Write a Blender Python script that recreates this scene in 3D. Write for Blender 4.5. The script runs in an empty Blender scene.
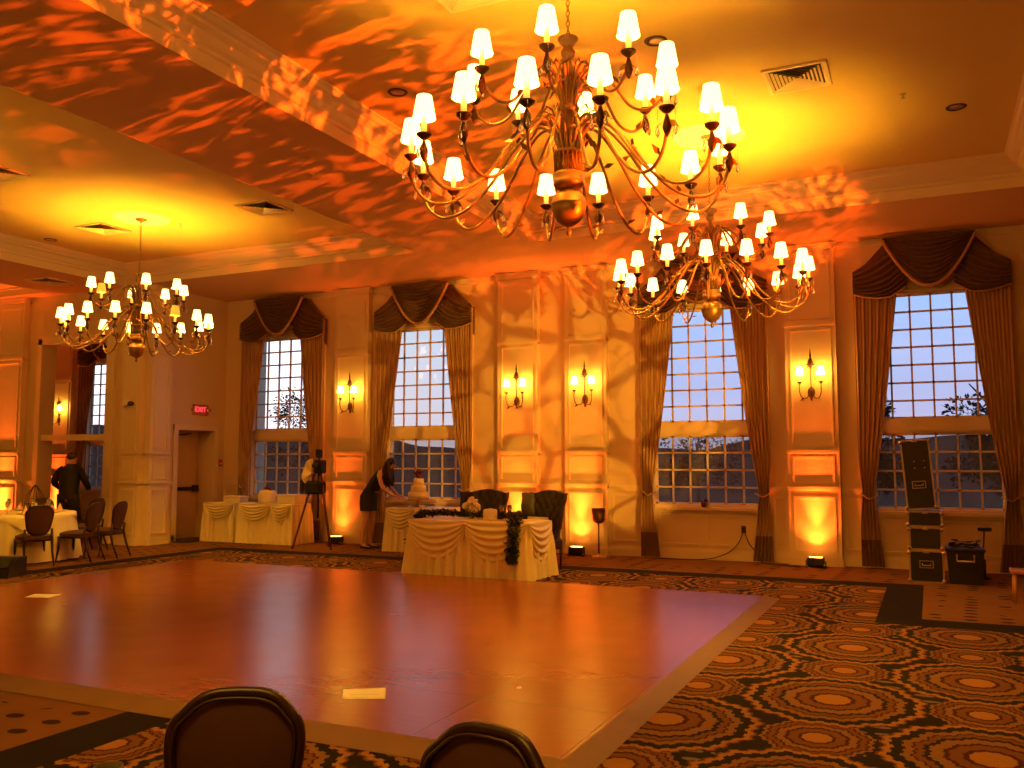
import bpy, math, random
from mathutils import Vector, Matrix
random.seed(7)
PI = math.pi
S = bpy.context.scene
COL = S.collection

# ------------------------------------------------------------------ node helpers
class V:
    """scalar socket wrapper, so pattern formulas can be written as arithmetic"""
    def __init__(s, nt, sock): s.nt, s.s = nt, sock
    def op(s, kind, *a):
        n = s.nt.nodes.new('ShaderNodeMath'); n.operation = kind
        for i, x in enumerate((s,) + a):
            if isinstance(x, V): s.nt.links.new(x.s, n.inputs[i])
            else: n.inputs[i].default_value = x
        return V(s.nt, n.outputs[0])
    def __add__(s, o): return s.op('ADD', o)
    __radd__ = __add__
    def __sub__(s, o): return s.op('SUBTRACT', o)
    def __rsub__(s, o): return (s * -1) + o
    def __mul__(s, o): return s.op('MULTIPLY', o)
    __rmul__ = __mul__
    def __truediv__(s, o): return s.op('DIVIDE', o)
    def gt(s, o): return s.op('GREATER_THAN', o)
    def lt(s, o): return s.op('LESS_THAN', o)
    def fract(s): return s.op('FRACT')
    def sqrt(s): return s.op('SQRT')
    def cos(s): return s.op('COSINE')
    def sin(s): return s.op('SINE')
    def atan2(s, o): return s.op('ARCTAN2', o)
    def min(s, o): return s.op('MINIMUM', o)
    def max(s, o): return s.op('MAXIMUM', o)

def sstep(v, a, b):
    nt = v.nt; n = nt.nodes.new('ShaderNodeMapRange'); n.interpolation_type = 'SMOOTHSTEP'
    nt.links.new(v.s, n.inputs[0]); n.inputs[1].default_value = a; n.inputs[2].default_value = b
    return V(nt, n.outputs[0])

def ramp(nt, v, stops, const=True):
    n = nt.nodes.new('ShaderNodeValToRGB'); cr = n.color_ramp
    cr.interpolation = 'CONSTANT' if const else 'LINEAR'
    while len(cr.elements) < len(stops): cr.elements.new(1.0)
    for e, (p, c) in zip(cr.elements, stops): e.position = p; e.color = (*c, 1)
    nt.links.new(v.s if isinstance(v, V) else v, n.inputs[0])
    return n.outputs[0]

def mix(nt, f, a, b):
    n = nt.nodes.new('ShaderNodeMix'); n.data_type = 'RGBA'
    for sock, x in ((n.inputs[0], f), (n.inputs[6], a), (n.inputs[7], b)):
        if isinstance(x, V): nt.links.new(x.s, sock)
        elif isinstance(x, tuple): sock.default_value = (*x, 1)
        elif isinstance(x, (int, float)): sock.default_value = x
        else: nt.links.new(x, sock)
    return n.outputs[2]

def noise(nt, vec, scale, detail=3, dist=0, out=0):
    n = nt.nodes.new('ShaderNodeTexNoise'); n.inputs['Scale'].default_value = scale
    n.inputs['Detail'].default_value = detail; n.inputs['Distortion'].default_value = dist
    if vec is not None: nt.links.new(vec, n.inputs['Vector'])
    return V(nt, n.outputs[out]) if out == 0 else n.outputs[out]

def mapping(nt, vec, scale=(1, 1, 1), loc=(0, 0, 0), rot=(0, 0, 0)):
    n = nt.nodes.new('ShaderNodeMapping'); nt.links.new(vec, n.inputs[0])
    n.inputs['Scale'].default_value = scale; n.inputs['Location'].default_value = loc; n.inputs['Rotation'].default_value = rot
    return n.outputs[0]

def coord(nt, kind='Object'):
    return nt.nodes.new('ShaderNodeTexCoord').outputs[kind]

def position(nt):
    return nt.nodes.new('ShaderNodeNewGeometry').outputs['Position']

def newmat(name):
    m = bpy.data.materials.new(name); m.use_nodes = True
    return m, m.node_tree, m.node_tree.nodes['Principled BSDF']

MATS = {}
def mat(name, col, rough=.6, metal=0, var=.12, scale=6, bump=0, emit=None, estr=0, spec=.5, trans=0, sheen=0):
    if name in MATS: return MATS[name]
    m, nt, b = newmat(name)
    b.inputs['Roughness'].default_value = rough; b.inputs['Metallic'].default_value = metal
    b.inputs['Specular IOR Level'].default_value = spec
    if sheen: b.inputs['Sheen Weight'].default_value = sheen
    if trans: b.inputs['Transmission Weight'].default_value = trans
    oc = coord(nt)
    f = noise(nt, oc, scale)
    nt.links.new(mix(nt, f, tuple(c * (1 - var) for c in col), tuple(min(1, c * (1 + var)) for c in col)), b.inputs['Base Color'])
    if bump:
        bn = nt.nodes.new('ShaderNodeBump'); bn.inputs['Strength'].default_value = bump; bn.inputs['Distance'].default_value = .01
        nt.links.new(noise(nt, oc, scale * 6).s, bn.inputs['Height']); nt.links.new(bn.outputs[0], b.inputs['Normal'])
    if emit:
        b.inputs['Emission Color'].default_value = (*emit, 1); b.inputs['Emission Strength'].default_value = estr
    MATS[name] = m
    return m

# ------------------------------------------------------------------ mesh builder
class MB:
    def __init__(s): s.v, s.f, s.sm, s.mi = [], [], [], []
    def add(s, vs, fs, smooth=False, mi=0, M=None):
        k = len(s.v)
        for p in vs:
            p = Vector(p)
            if M is not None: p = M @ p
            s.v.append(p)
        for f in fs: s.f.append([i + k for i in f]); s.sm.append(smooth); s.mi.append(mi)
        return s
    def box(s, x0, x1, y0, y1, z0, z1, mi=0, M=None):
        vs = [(x, y, z) for z in (z0, z1) for y in (y0, y1) for x in (x0, x1)]
        return s.add(vs, [(0, 2, 3, 1), (4, 5, 7, 6), (0, 1, 5, 4), (2, 6, 7, 3), (0, 4, 6, 2), (1, 3, 7, 5)], False, mi, M)
    def bbox(s, x0, x1, y0, y1, z0, z1, b=.01, mi=0, M=None):
        """box with chamfered edges"""
        b = min(b, (x1 - x0) / 2.2, (y1 - y0) / 2.2, (z1 - z0) / 2.2)
        vs = []; fs = []
        def ring(z, i):
            return [(x0 + i, y0 + i + (b - i), z), (x0 + b, y0 + i, z), (x1 - b, y0 + i, z), (x1 - i, y0 + b, z),
                    (x1 - i, y1 - b, z), (x1 - b, y1 - i, z), (x0 + b, y1 - i, z), (x0 + i, y1 - b, z)]
        for z, i in ((z0, b * .9), (z0 + b, 0), (z1 - b, 0), (z1, b * .9)): vs += ring(z, i)
        for r in range(3):
            for k in range(8): a = r * 8 + k; c = r * 8 + (k + 1) % 8; fs.append((a, c, c + 8, a + 8))
        fs.append(tuple(range(7, -1, -1))); fs.append(tuple(range(24, 32)))
        return s.add(vs, fs, False, mi, M)
    def lathe(s, prof, c=(0, 0, 0), n=20, mi=0, M=None, sx=1, sy=1):
        vs = []; fs = []
        for r, z in prof:
            for k in range(n): a = 2 * PI * k / n; vs.append((c[0] + r * sx * math.cos(a), c[1] + r * sy * math.sin(a), c[2] + z))
        for i in range(len(prof) - 1):
            for k in range(n):
                a = i * n + k; b = i * n + (k + 1) % n; fs.append((a, b, b + n, a + n))
        if prof[0][0] > 1e-5: fs.append(tuple(range(n - 1, -1, -1)))
        if prof[-1][0] > 1e-5: fs.append(tuple(range((len(prof) - 1) * n, len(prof) * n)))
        return s.add(vs, fs, True, mi, M)
    def tube(s, pts, r, n=8, mi=0, M=None, cap=True, flat=1):
        pts = [Vector(p) for p in pts]; rs = r if isinstance(r, (list, tuple)) else [r] * len(pts)
        vs = []; fs = []; up = None
        for i, p in enumerate(pts):
            t = (pts[min(i + 1, len(pts) - 1)] - pts[max(i - 1, 0)]).normalized()
            if up is None:
                up = Vector((0, 0, 1)) if abs(t.z) < .9 else Vector((1, 0, 0))
            a = t.cross(up)
            if a.length < 1e-4: a = t.cross(Vector((0, 1, 0)))
            a.normalize(); b = a.cross(t).normalized(); up = b
            for k in range(n):
                q = 2 * PI * k / n; vs.append(p + a * (rs[i] * math.cos(q)) + b * (rs[i] * flat * math.sin(q)))
        for i in range(len(pts) - 1):
            for k in range(n):
                a = i * n + k; b = i * n + (k + 1) % n; fs.append((a, b, b + n, a + n))
        if cap: fs.append(tuple(range(n - 1, -1, -1))); fs.append(tuple(range((len(pts) - 1) * n, len(pts) * n)))
        return s.add(vs, fs, True, mi, M)
    def surf(s, fn, nu, nv, smooth=True, mi=0, M=None, closed=False):
        vs = [fn(i / nu, j / nv) for j in range(nv + 1) for i in range(nu + (0 if closed else 1))]
        w = nu if closed else nu + 1
        fs = [(j * w + i, j * w + (i + 1) % w, (j + 1) * w + (i + 1) % w, (j + 1) * w + i) for j in range(nv) for i in range(nu)]
        return s.add(vs, fs, smooth, mi, M)
    def ball(s, c, rx, ry=None, rz=None, n=14, mi=0, M=None):
        ry = ry or rx; rz = rz or rx
        prof = [(math.sin(PI * i / 8), -math.cos(PI * i / 8)) for i in range(9)]
        T = Matrix.Translation(Vector(c)) @ Matrix.Diagonal((rx, ry, rz, 1))
        return s.lathe(prof, (0, 0, 0), n, mi, (M @ T) if M is not None else T)
    def frame(s, x0, x1, z0, z1, y, w=.03, d=.02, M=None, mi=0):
        """raised rectangular moulding on a wall face looking towards -Y"""
        for a in ((x0, x1, z0, z0 + w), (x0, x1, z1 - w, z1), (x0, x0 + w, z0 + w, z1 - w), (x1 - w, x1, z0 + w, z1 - w)):
            s.box(a[0], a[1], y - d, y, a[2], a[3], mi, M)
        return s
    def leaf(s, p, d, L, w, mi=0, M=None):
        d = Vector(d).normalized(); u = d.cross(Vector((random.uniform(-1, 1), random.uniform(-1, 1), random.uniform(-1, 1)))).normalized()
        p = Vector(p); n = d.cross(u)
        return s.add([p, p + d * L * .45 + u * w / 2 + n * w * .15, p + d * L, p + d * L * .45 - u * w / 2 + n * w * .15], [(0, 1, 2, 3)], True, mi, M)
    def build(s, name, mats, parent=None, mods=None):
        me = bpy.data.meshes.new(name); me.from_pydata([tuple(v) for v in s.v], [], s.f)
        for m in (mats if isinstance(mats, (list, tuple)) else [mats]): me.materials.append(m)
        me.polygons.foreach_set('use_smooth', s.sm); me.polygons.foreach_set('material_index', s.mi)
        me.update(); o = bpy.data.objects.new(name, me); COL.objects.link(o)
        if parent: o.parent = parent
        return o

def tag(o, label=None, cat=None, group=None, kind=None):
    if label: o['label'] = label
    if cat: o['category'] = cat
    if group: o['group'] = group
    if kind: o['kind'] = kind
    return o
def thing(name, label, cat, loc=(0, 0, 0), rz=0, group=None):
    o = bpy.data.objects.new(name, None); o.empty_display_size = .1; COL.objects.link(o)
    o.location = loc; o.rotation_euler = (0, 0, rz)
    return tag(o, label, cat, group)
def struct(name, mb, m, parent=None):
    o = mb.build(name, m, parent)
    if not parent: o['kind'] = 'structure'
    return o
def kids(o): return [c for c in COL.objects if c.parent == o]
def dup(o, loc=None, rz=None, label=None, parent=None, group=None):
    c = o.copy(); COL.objects.link(c)
    if parent is not None: c.parent = parent
    if loc is not None: c.location = loc
    if rz is not None: c.rotation_euler = (0, 0, rz)
    if label: c['label'] = label
    if group: c['group'] = group
    for k in kids(o):
        if k is not c: dup(k, parent=c)
    return c
def Rz(a): return Matrix.Rotation(a, 4, 'Z')
def TR(x, y, z, a=0): return Matrix.Translation((x, y, z)) @ Rz(a)

# ------------------------------------------------------------------ materials
WALLC = (.80, .60, .36)
wallm = mat('cream_wall_paint', WALLC, .55, var=.03, scale=1.5)
trimm = mat('cream_trim_gloss', (.84, .66, .42), .38, var=.02, scale=2)
ceilm = mat('tan_ceiling_paint', (.78, .55, .20), .7, var=.03, scale=.8)
soffm = mat('tan_soffit_paint', (.72, .46, .26), .7, var=.03, scale=.8)
brassm = mat('aged_gold_metal', (.36, .19, .06), .42, .6, var=.3, scale=14)
darkbrass = mat('dark_bronze_metal', (.10, .035, .015), .45, .6, var=.3, scale=14)
whitem = mat('white_plaster', (.92, .90, .86), .6, var=.02)
shadem = mat('lit_fabric_shade', (.95, .85, .6), .8, var=.02, emit=(1, .54, .16), estr=5.2)
bulbm = mat('bare_bulb', (1, .9, .7), .4, var=0, emit=(1, .49, .03), estr=3000)
shadedim = mat('yellow_fabric_shade', (.9, .55, .12), .8, var=.02, emit=(1, .42, .03), estr=1.0)
scshade = mat('lit_sconce_shade', (.95, .85, .6), .8, var=.02, emit=(1, .54, .06), estr=30)
candlem = mat('ivory_candle_sleeve', (.95, .75, .35), .5, var=.03, emit=(1, .5, .06), estr=1.2)
crystal = mat('clear_crystal', (1, .95, .85), .05, var=0, trans=.8)
swagm = mat('brown_swag_damask', (.125, .055, .026), .6, var=.5, scale=22, sheen=.2)
swagtrim = mat('tan_swag_braid', (.50, .27, .13), .7, var=.15, scale=30)
drapem = mat('striped_gold_drape', (.50, .29, .13), .6, var=.2, scale=10, sheen=.2)
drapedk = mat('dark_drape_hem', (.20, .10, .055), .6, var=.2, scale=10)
cloth = mat('ivory_satin_cloth', (.86, .72, .42), .42, var=.05, scale=5)
clothw = mat('white_table_linen', (.85, .75, .55), .6, var=.05, scale=5)
napk = mat('pink_linen', (.7, .4, .3), .7)
woodd = mat('dark_walnut_wood', (.035, .012, .006), .32, var=.35, scale=12)
chairfab = mat('brown_chair_vinyl', (.085, .032, .013), .6, var=.15, scale=30)
blackm = mat('black_plastic', (.018, .014, .012), .45, var=.3, scale=10)
blackfab = mat('black_fabric', (.012, .010, .010), .85, var=.3, scale=20)
velvet = mat('dark_green_tufted_leather', (.024, .016, .009), .45, var=.3, scale=8)
chromem = mat('brushed_aluminium', (.62, .46, .34), .35, .8, var=.1)
skin = mat('skin', (.62, .34, .20), .5, var=.05)
hairm = mat('brown_hair', (.05, .022, .012), .5, var=.4, scale=40)
greenm = mat('dark_green_leaf', (.035, .045, .015), .5, var=.5, scale=30)
redm = mat('red_plastic', (.5, .03, .02), .4, var=.05)
redrose = mat('red_petal', (.14, .02, .02), .6)
cakem = mat('ivory_icing', (.9, .78, .55), .5, var=.03, bump=.2)
paperm = mat('white_paper', (.92, .88, .8), .6, var=.02)
redwood = mat('red_brown_wood', (.16, .03, .015), .4, var=.3, scale=12)
leafm = mat('tree_foliage', (.018, .018, .012), .8, spec=0, var=.5, scale=3)
barkm = mat('tree_bark', (.07, .05, .035), .9, var=.4, scale=8)
hillm = mat('wooded_ground', (.06, .042, .032), .9, spec=0, var=.4, scale=.3)

def glass_mat():
    m, nt, b = newmat('window_glass'); nt.nodes.remove(b)
    out = nt.nodes['Material Output']; t = nt.nodes.new('ShaderNodeBsdfTransparent'); g = nt.nodes.new('ShaderNodeBsdfGlossy')
    g.inputs['Roughness'].default_value = .02; t.inputs[0].default_value = (.93, .95, .96, 1)
    fr = nt.nodes.new('ShaderNodeFresnel'); bf = V(nt, nt.nodes.new('ShaderNodeNewGeometry').outputs['Backfacing']); nt.links.new((bf * (1 / 1.45 - 1.45) + 1.45).s, fr.inputs[0])
    mx = nt.nodes.new('ShaderNodeMixShader'); nt.links.new(fr.outputs[0], mx.inputs[0]); nt.links.new(t.outputs[0], mx.inputs[1]); nt.links.new(g.outputs[0], mx.inputs[2])
    nt.links.new(mx.outputs[0], out.inputs[0]); return m
glassm = glass_mat()
def screen_mat():
    m, nt, b = newmat('insect_screen_mesh'); nt.nodes.remove(b)
    out = nt.nodes['Material Output']; t = nt.nodes.new('ShaderNodeBsdfTransparent'); g = nt.nodes.new('ShaderNodeBsdfDiffuse')
    g.inputs[0].default_value = (.34, .25, .20, 1)
    mx = nt.nodes.new('ShaderNodeMixShader'); mx.inputs[0].default_value = .45
    nt.links.new(t.outputs[0], mx.inputs[1]); nt.links.new(g.outputs[0], mx.inputs[2])
    nt.links.new(mx.outputs[0], out.inputs[0]); return m
screenm = screen_mat()

def carpet_mat():
    m, nt, b = newmat('patterned_carpet'); b.inputs['Roughness'].default_value = .95; b.inputs['Specular IOR Level'].default_value = .1
    sep = nt.nodes.new('ShaderNodeSeparateXYZ'); pos = position(nt); nt.links.new(pos, sep.inputs[0])
    x, y = V(nt, sep.outputs[0]), V(nt, sep.outputs[1])
    def cell(ox, oy, lob, amp):
        a = ((x - ox) / 1.8 + .5).fract() - .5; c = ((y - oy) / 1.82 + .5).fract() - .5
        a = a * 1.8; c = c * 1.62
        r = (a * a + c * c).sqrt(); th = c.atan2(a)
        w = ((th * lob / PI).fract() - .5).op('ABSOLUTE') * (2 * amp) + ((th * lob * 3 / PI).fract().gt(.5)) * (amp * .45)
        return r * (1.0 - amp * .5 + w)
    big = cell(-.65, 6.46, 6, .075).min(cell(.25, 7.37, 6, .075))
    sm = cell(-.65, 7.37, 5, .09).min(cell(.25, 6.46, 5, .09))
    gold, tan, brn, red, blk = (.34, .155, .045), (.23, .11, .042), (.16, .06, .026), (.05, .009, .008), (.010, .008, .009)
    cb = ramp(nt, big, [(0, gold), (.115, red), (.145, brn), (.215, red), (.245, tan), (.315, blk), (.345, brn), (.39, red), (.405, tan), (.455, blk), (.52, gold), (.56, brn), (.575, red), (.59, tan)])
    cs = ramp(nt, sm, [(0, gold), (.085, red), (.105, brn), (.16, red), (.18, tan), (.225, red), (.24, brn), (.275, red), (.29, tan), (.315, blk)])
    # little grey ovals on the black ground
    ga = ((x + y * .3) / .17).fract() - .5; gc = (y / .15).fract() - .5
    dots = (ga * ga * .6 + gc * gc * 2.4).sqrt().lt(.3)
    zone = noise(nt, pos, 2.3, 1).gt(.56)
    cs2 = mix(nt, sm.gt(.32) * dots * zone, cs, (.16, .13, .10))
    field = mix(nt, big.gt(.585), cb, cs2)
    # plain border with scattered dark ovals
    oa = ((x + (y / .42).op('FLOOR') * .31) / .33).fract() - .5; ob = (y / .21).fract() - .5
    ov = (oa * oa * 1.0 + ob * ob * .9).sqrt().lt(.2) * noise(nt, mapping(nt, pos, (1, 1, 1), (3, 1, 0)), 1.3, 1).gt(.5)
    pl = mix(nt, noise(nt, pos, 3), (.17, .068, .026), (.23, .10, .036))
    plain = mix(nt, ov, pl, (.03, .012, .01))
    def box_(x0, x1, y0, y1): return x.gt(x0) * x.lt(x1) * y.gt(y0) * y.lt(y1)
    pz = y.gt(12.75).max(x.lt(-11.9)).max(box_(-.13, 50, 10.0, 50)).max(box_(-5.9, -4.7, -50, 4.6))
    bz = box_(-11.9, -.13, 12.35, 12.75).max(box_(-11.9, -11.5, -50, 12.75)).max(box_(-.55, -.13, 9.62, 12.75)).max(box_(-.55, 50, 9.62, 10.04)).max(box_(-4.7, -4.28, -50, 4.6))
    c = mix(nt, pz, field, plain); c = mix(nt, bz, c, (.010, .008, .008))
    fz = noise(nt, pos, 160, 2)
    c2 = mix(nt, fz * .35, c, (.02, .012, .01))
    nt.links.new(c2, b.inputs['Base Color'])
    bn = nt.nodes.new('ShaderNodeBump'); bn.inputs['Strength'].default_value = .35; bn.inputs['Distance'].default_value = .01
    nt.links.new(fz.s, bn.inputs['Height']); nt.links.new(bn.outputs[0], b.inputs['Normal'])
    return m
carpetm = carpet_mat()

def parquet_mat():
    m, nt, b = newmat('cherry_dance_floor'); pos = position(nt)
    sep = nt.nodes.new('ShaderNodeSeparateXYZ'); nt.links.new(pos, sep.inputs[0]); x, y = V(nt, sep.outputs[0]), V(nt, sep.outputs[1])
    g1 = noise(nt, mapping(nt, pos, (1.2, 14, 1)), 3, 4); g2 = noise(nt, pos, .6, 2)
    panel = noise(nt, mapping(nt, pos, (1, 1, 1)), 1.1, 0)
    c = mix(nt, g1, (.20, .042, .010), (.31, .072, .016)); c = mix(nt, g2 * .5, c, (.33, .095, .02))
    sx = ((x / .915).fract() - .5).op('ABSOLUTE').gt(.4965); sy = (((y - 4.5) / .915).fract() - .5).op('ABSOLUTE').gt(.4965)
    c = mix(nt, sx.max(sy) * .55, c, (.10, .03, .012))
    nt.links.new(c, b.inputs['Base Color'])
    r = noise(nt, pos, 2.5, 3); nt.links.new((r * .10 + .20).s, b.inputs['Roughness'])
    b.inputs['Specular IOR Level'].default_value = .6
    return m
parquetm = parquet_mat()
edgem = mat('golden_edge_ramp', (.17, .085, .02), .6, var=.15, scale=4)

# ------------------------------------------------------------------ room shell
ZS = 4.97      # soffit height
YW = 14.5      # window wall
mb = MB(); mb.box(-22.5, 6.3, -6.3, 16.6, -.3, 0); struct('floor', mb, carpetm)

# windows: (centre x, wall y)
WINS = [(-11.9, YW), (-8.57, YW), (-3.3, YW), (.09, YW)]
WH = .90; WZ0, WZ1 = .84, 4.14
def wall_with_openings(name, xs0, xs1, y, th, ops):
    mb = MB(); x = xs0
    for (a, b_, z0, z1) in sorted(ops):
        mb.box(x, a, y, y + th, 0, ZS)
        if z0 > 0: mb.box(a, b_, y, y + th, 0, z0)
        mb.box(a, b_, y, y + th, z1, ZS); x = b_
    mb.box(x, xs1, y, y + th, 0, ZS)
    return mb
wm = wall_with_openings('wall_back', -13.5, 6.3, YW, .3, [(c - WH, c + WH, WZ0, WZ1) for c, _ in WINS])
struct('wall_windows', wm, wallm)
mb = MB()   # door wall (x = -13.5) with recess
mb.box(-14.1, -13.5, 12.7, 13.2, 0, ZS); mb.box(-14.1, -13.5, 14.18, 14.8, 0, ZS); mb.box(-14.1, -13.5, 13.2, 14.18, 2.2, ZS); mb.box(-14.1, -13.97, 13.2, 14.18, 0, 2.2)
struct('wall_door_side', mb, wallm)
wm = wall_with_openings('w', -22.5, -13.5, 12.4, .3, [(-16.45, -14.55, 0, 3.96)])
struct('wall_wing', wm, wallm)
mb = wall_with_openings('w', -22.8, -14.1, 16.3, .16, [(-18.98 - WH, -18.98 + WH, WZ0, WZ1)])
struct('wall_alcove', mb, wallm)
mb = MB(); mb.box(-14.4, -14.1, 12.7, 16.3, 0, ZS); struct('wall_alcove_right', mb, wallm)
mb = MB(); mb.box(-22.8, -22.5, -6.3, 16.6, 0, ZS + .5); struct('wall_left', mb, wallm)
mb = MB(); mb.box(6, 6.3, -6.3, 14.5, 0, ZS + .5); struct('wall_right', mb, wallm)
mb = MB(); mb.box(-22.5, 6.3, -6.6, -6.3, 0, ZS + .5); struct('wall_rear', mb, wallm)

# ceiling with three trays
TR_ = [(-5.55, 1.2, -1.5, 12.42), (-14.05, -7.45, -1.5, 12.28), (-21.5, -15.98, -1.5, 12.06)]
ZT = 5.36
def ceiling():
    mb = MB(); xs = sorted({-22.5, 6.3} | {t[0] for t in TR_} | {t[1] for t in TR_}); ys = [-6.3, -1.5, 12.06, 12.28, 12.42, 16.6]
    for i in range(len(xs) - 1):
        for j in range(len(ys) - 1):
            cx, cy = (xs[i] + xs[i + 1]) / 2, (ys[j] + ys[j + 1]) / 2
            if any(t[0] < cx < t[1] and t[2] < cy < t[3] for t in TR_): continue
            mb.box(xs[i], xs[i + 1], ys[j], ys[j + 1], ZS, ZS + .04)
    return mb
struct('ceiling', ceiling(), soffm)
for k, (a, b_, c, d) in enumerate(TR_):
    mb = MB(); mb.box(a - .05, b_ + .05, c - .05, d + .05, ZT, ZT + .1); struct('ceiling_tray_%d' % (k + 1), mb, ceilm)
    # crown moulding swept round the tray
    prof = [(.005, ZS - .001), (.005, ZS + .04), (0, ZS + .13), (.025, ZS + .14), (.025, ZS + .175), (.06, ZS + .20), (.10, ZS + .26), (.15, ZS + .29), (.155, ZS + .315), (.19, ZS + .33), (.215, ZS + .36), (.235, ZS + .365), (.235, ZT)]
    vs = []; fs = []
    for r, z in prof: vs += [(a + r, c + r, z), (b_ - r, c + r, z), (b_ - r, d - r, z), (a + r, d - r, z)]
    for i in range(len(prof) - 1):
        for q in range(4): p = i * 4 + q; p2 = i * 4 + (q + 1) % 4; fs.append((p, p2, p2 + 4, p + 4))
    mb = MB().add(vs, fs); struct('trim_%d' % (k + 1), mb, trimm)

# wall panelling: chair rail, base board and moulded frames on the window wall
def rail(mb, x0, x1, y, M=None):
    mb.box(x0, x1, y - .035, y, 1.12, 1.17, 0, M); mb.box(x0, x1, y - .02, y, 1.08, 1.12, 0, M)
def skirting(mb, x0, x1, y, M=None):
    mb.box(x0, x1, y - .03, y, 0, .13, 0, M); mb.box(x0, x1, y - .018, y, .13, .16, 0, M)
PIL = [(-10.2, .78), (-6.62, .78), (-5.33, .76), (-1.62, .76)]
xs = [-13.5] + sorted([p[0] - p[1] / 2 for p in PIL] + [p[0] + p[1] / 2 for p in PIL]) + [6.0]
mb = MB()
for i in range(0, len(xs) - 1, 2):
    a, b_ = xs[i], xs[i + 1]
    skirting(mb, a, b_, YW)
    segs = [(a, b_)]
    for c, _ in WINS:
        if a < c < b_: segs = [(a, c - WH - .1), (c + WH + .1, b_)]; mb.frame(c - WH + .1, c + WH - .1, .22, .72, YW); mb.box(c - .01, c + .01, YW - .012, YW, .25, .69)
    for s0, s1 in segs:
        rail(mb, s0, s1, YW)
        if s1 - s0 > .25: mb.frame(s0 + .05, s1 - .05, .24, 1.02, YW)
for a in (2.2, 3.6): mb.frame(a, a + 1.1, .24, 1.02, YW)
struct('trim_4', mb, trimm)
mb = MB()
def pilaster(mb, cx, w, y, M=None, top=4.88):
    x0, x1 = cx - w / 2, cx + w / 2; d = .13; f = y - d
    mb.box(x0, x1, f, y, 0, ZS - .02, 0, M)
    mb.box(x0 - .03, x1 + .03, f - .04, y, 4.86, 4.93, 0, M); mb.box(x0 - .05, x1 + .05, f - .06, y, 4.93, ZS - .01, 0, M)
    mb.box(x0 - .02, x1 + .02, f - .03, y, 0, .12, 0, M)
    for z0, z1 in ((3.78, 4.76), (1.80, 3.62), (1.24, 1.66), (.20, 1.04)): mb.frame(x0 + .07, x1 - .07, z0, z1, f, .025, .018, M)
    for z in (3.70, 1.73, 1.17): mb.box(x0 - .005, x1 + .005, f - .03, y, z - .02, z + .02, 0, M); mb.box(x0, x1, f - .015, y, z - .04, z - .02, 0, M)
for k, (cx, w) in enumerate(PIL):
    mb = MB(); pilaster(mb, cx, w, YW); struct('trim_%d' % (5 + k), mb, trimm)
mb = MB(); pilaster(mb, -13.78, .5, 12.4); pilaster(mb, -17.3, .78, 12.4); struct('trim_9', mb, trimm)
mb = MB(); M90 = Matrix.Translation((-13.5, 12.4, 0)) @ Rz(PI / 2)    # faces +X : local x -> +Y , local -y -> +X
pilaster(mb, .24, .5, 0, M90)
rail(mb, .5, .76, 0, M90); rail(mb, 1.82, 2.1, 0, M90); skirting(mb, .5, .76, 0, M90); skirting(mb, 1.82, 2.1, 0, M90)
mb.box(.68, .80, -.03, 0, 0, 2.30, 0, M90); mb.box(1.78, 1.90, -.03, 0, 0, 2.30, 0, M90); mb.box(.68, 1.90, -.035, 0, 2.20, 2.31, 0, M90)
struct('trim_10', mb, trimm)
mb = MB(); rail(mb, -16.9, -16.55, 12.4); skirting(mb, -16.9, -16.55, 12.4); rail(mb, -20, -17.7, 12.4)
mb.box(-14.55, -14.33, 12.34, 12.4, 0, 4.08); mb.box(-16.57, -16.45, 12.36, 12.4, 0, 4.08); mb.box(-16.57, -14.33, 12.36, 12.4, 3.96, 4.1)
mb.box(-16.45, -14.55, 12.42, 12.56, 1.99, 2.11)
struct('trim_11', mb, trimm)
mb = MB(); pilaster(mb, -20.72, .78, 16.3); pilaster(mb, -16.4, .78, 16.3); rail(mb, -20.3, -19.8, 16.3); skirting(mb, -20.3, -16.8, 16.3); struct('trim_12', mb, trimm)
mb = MB()
for z0, h, d in ((ZS - .10, .10, .05),): mb.box(-13.5, 6.0, YW - .02, YW, z0, z0 + h)
struct('trim_13', mb, trimm)

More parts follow.
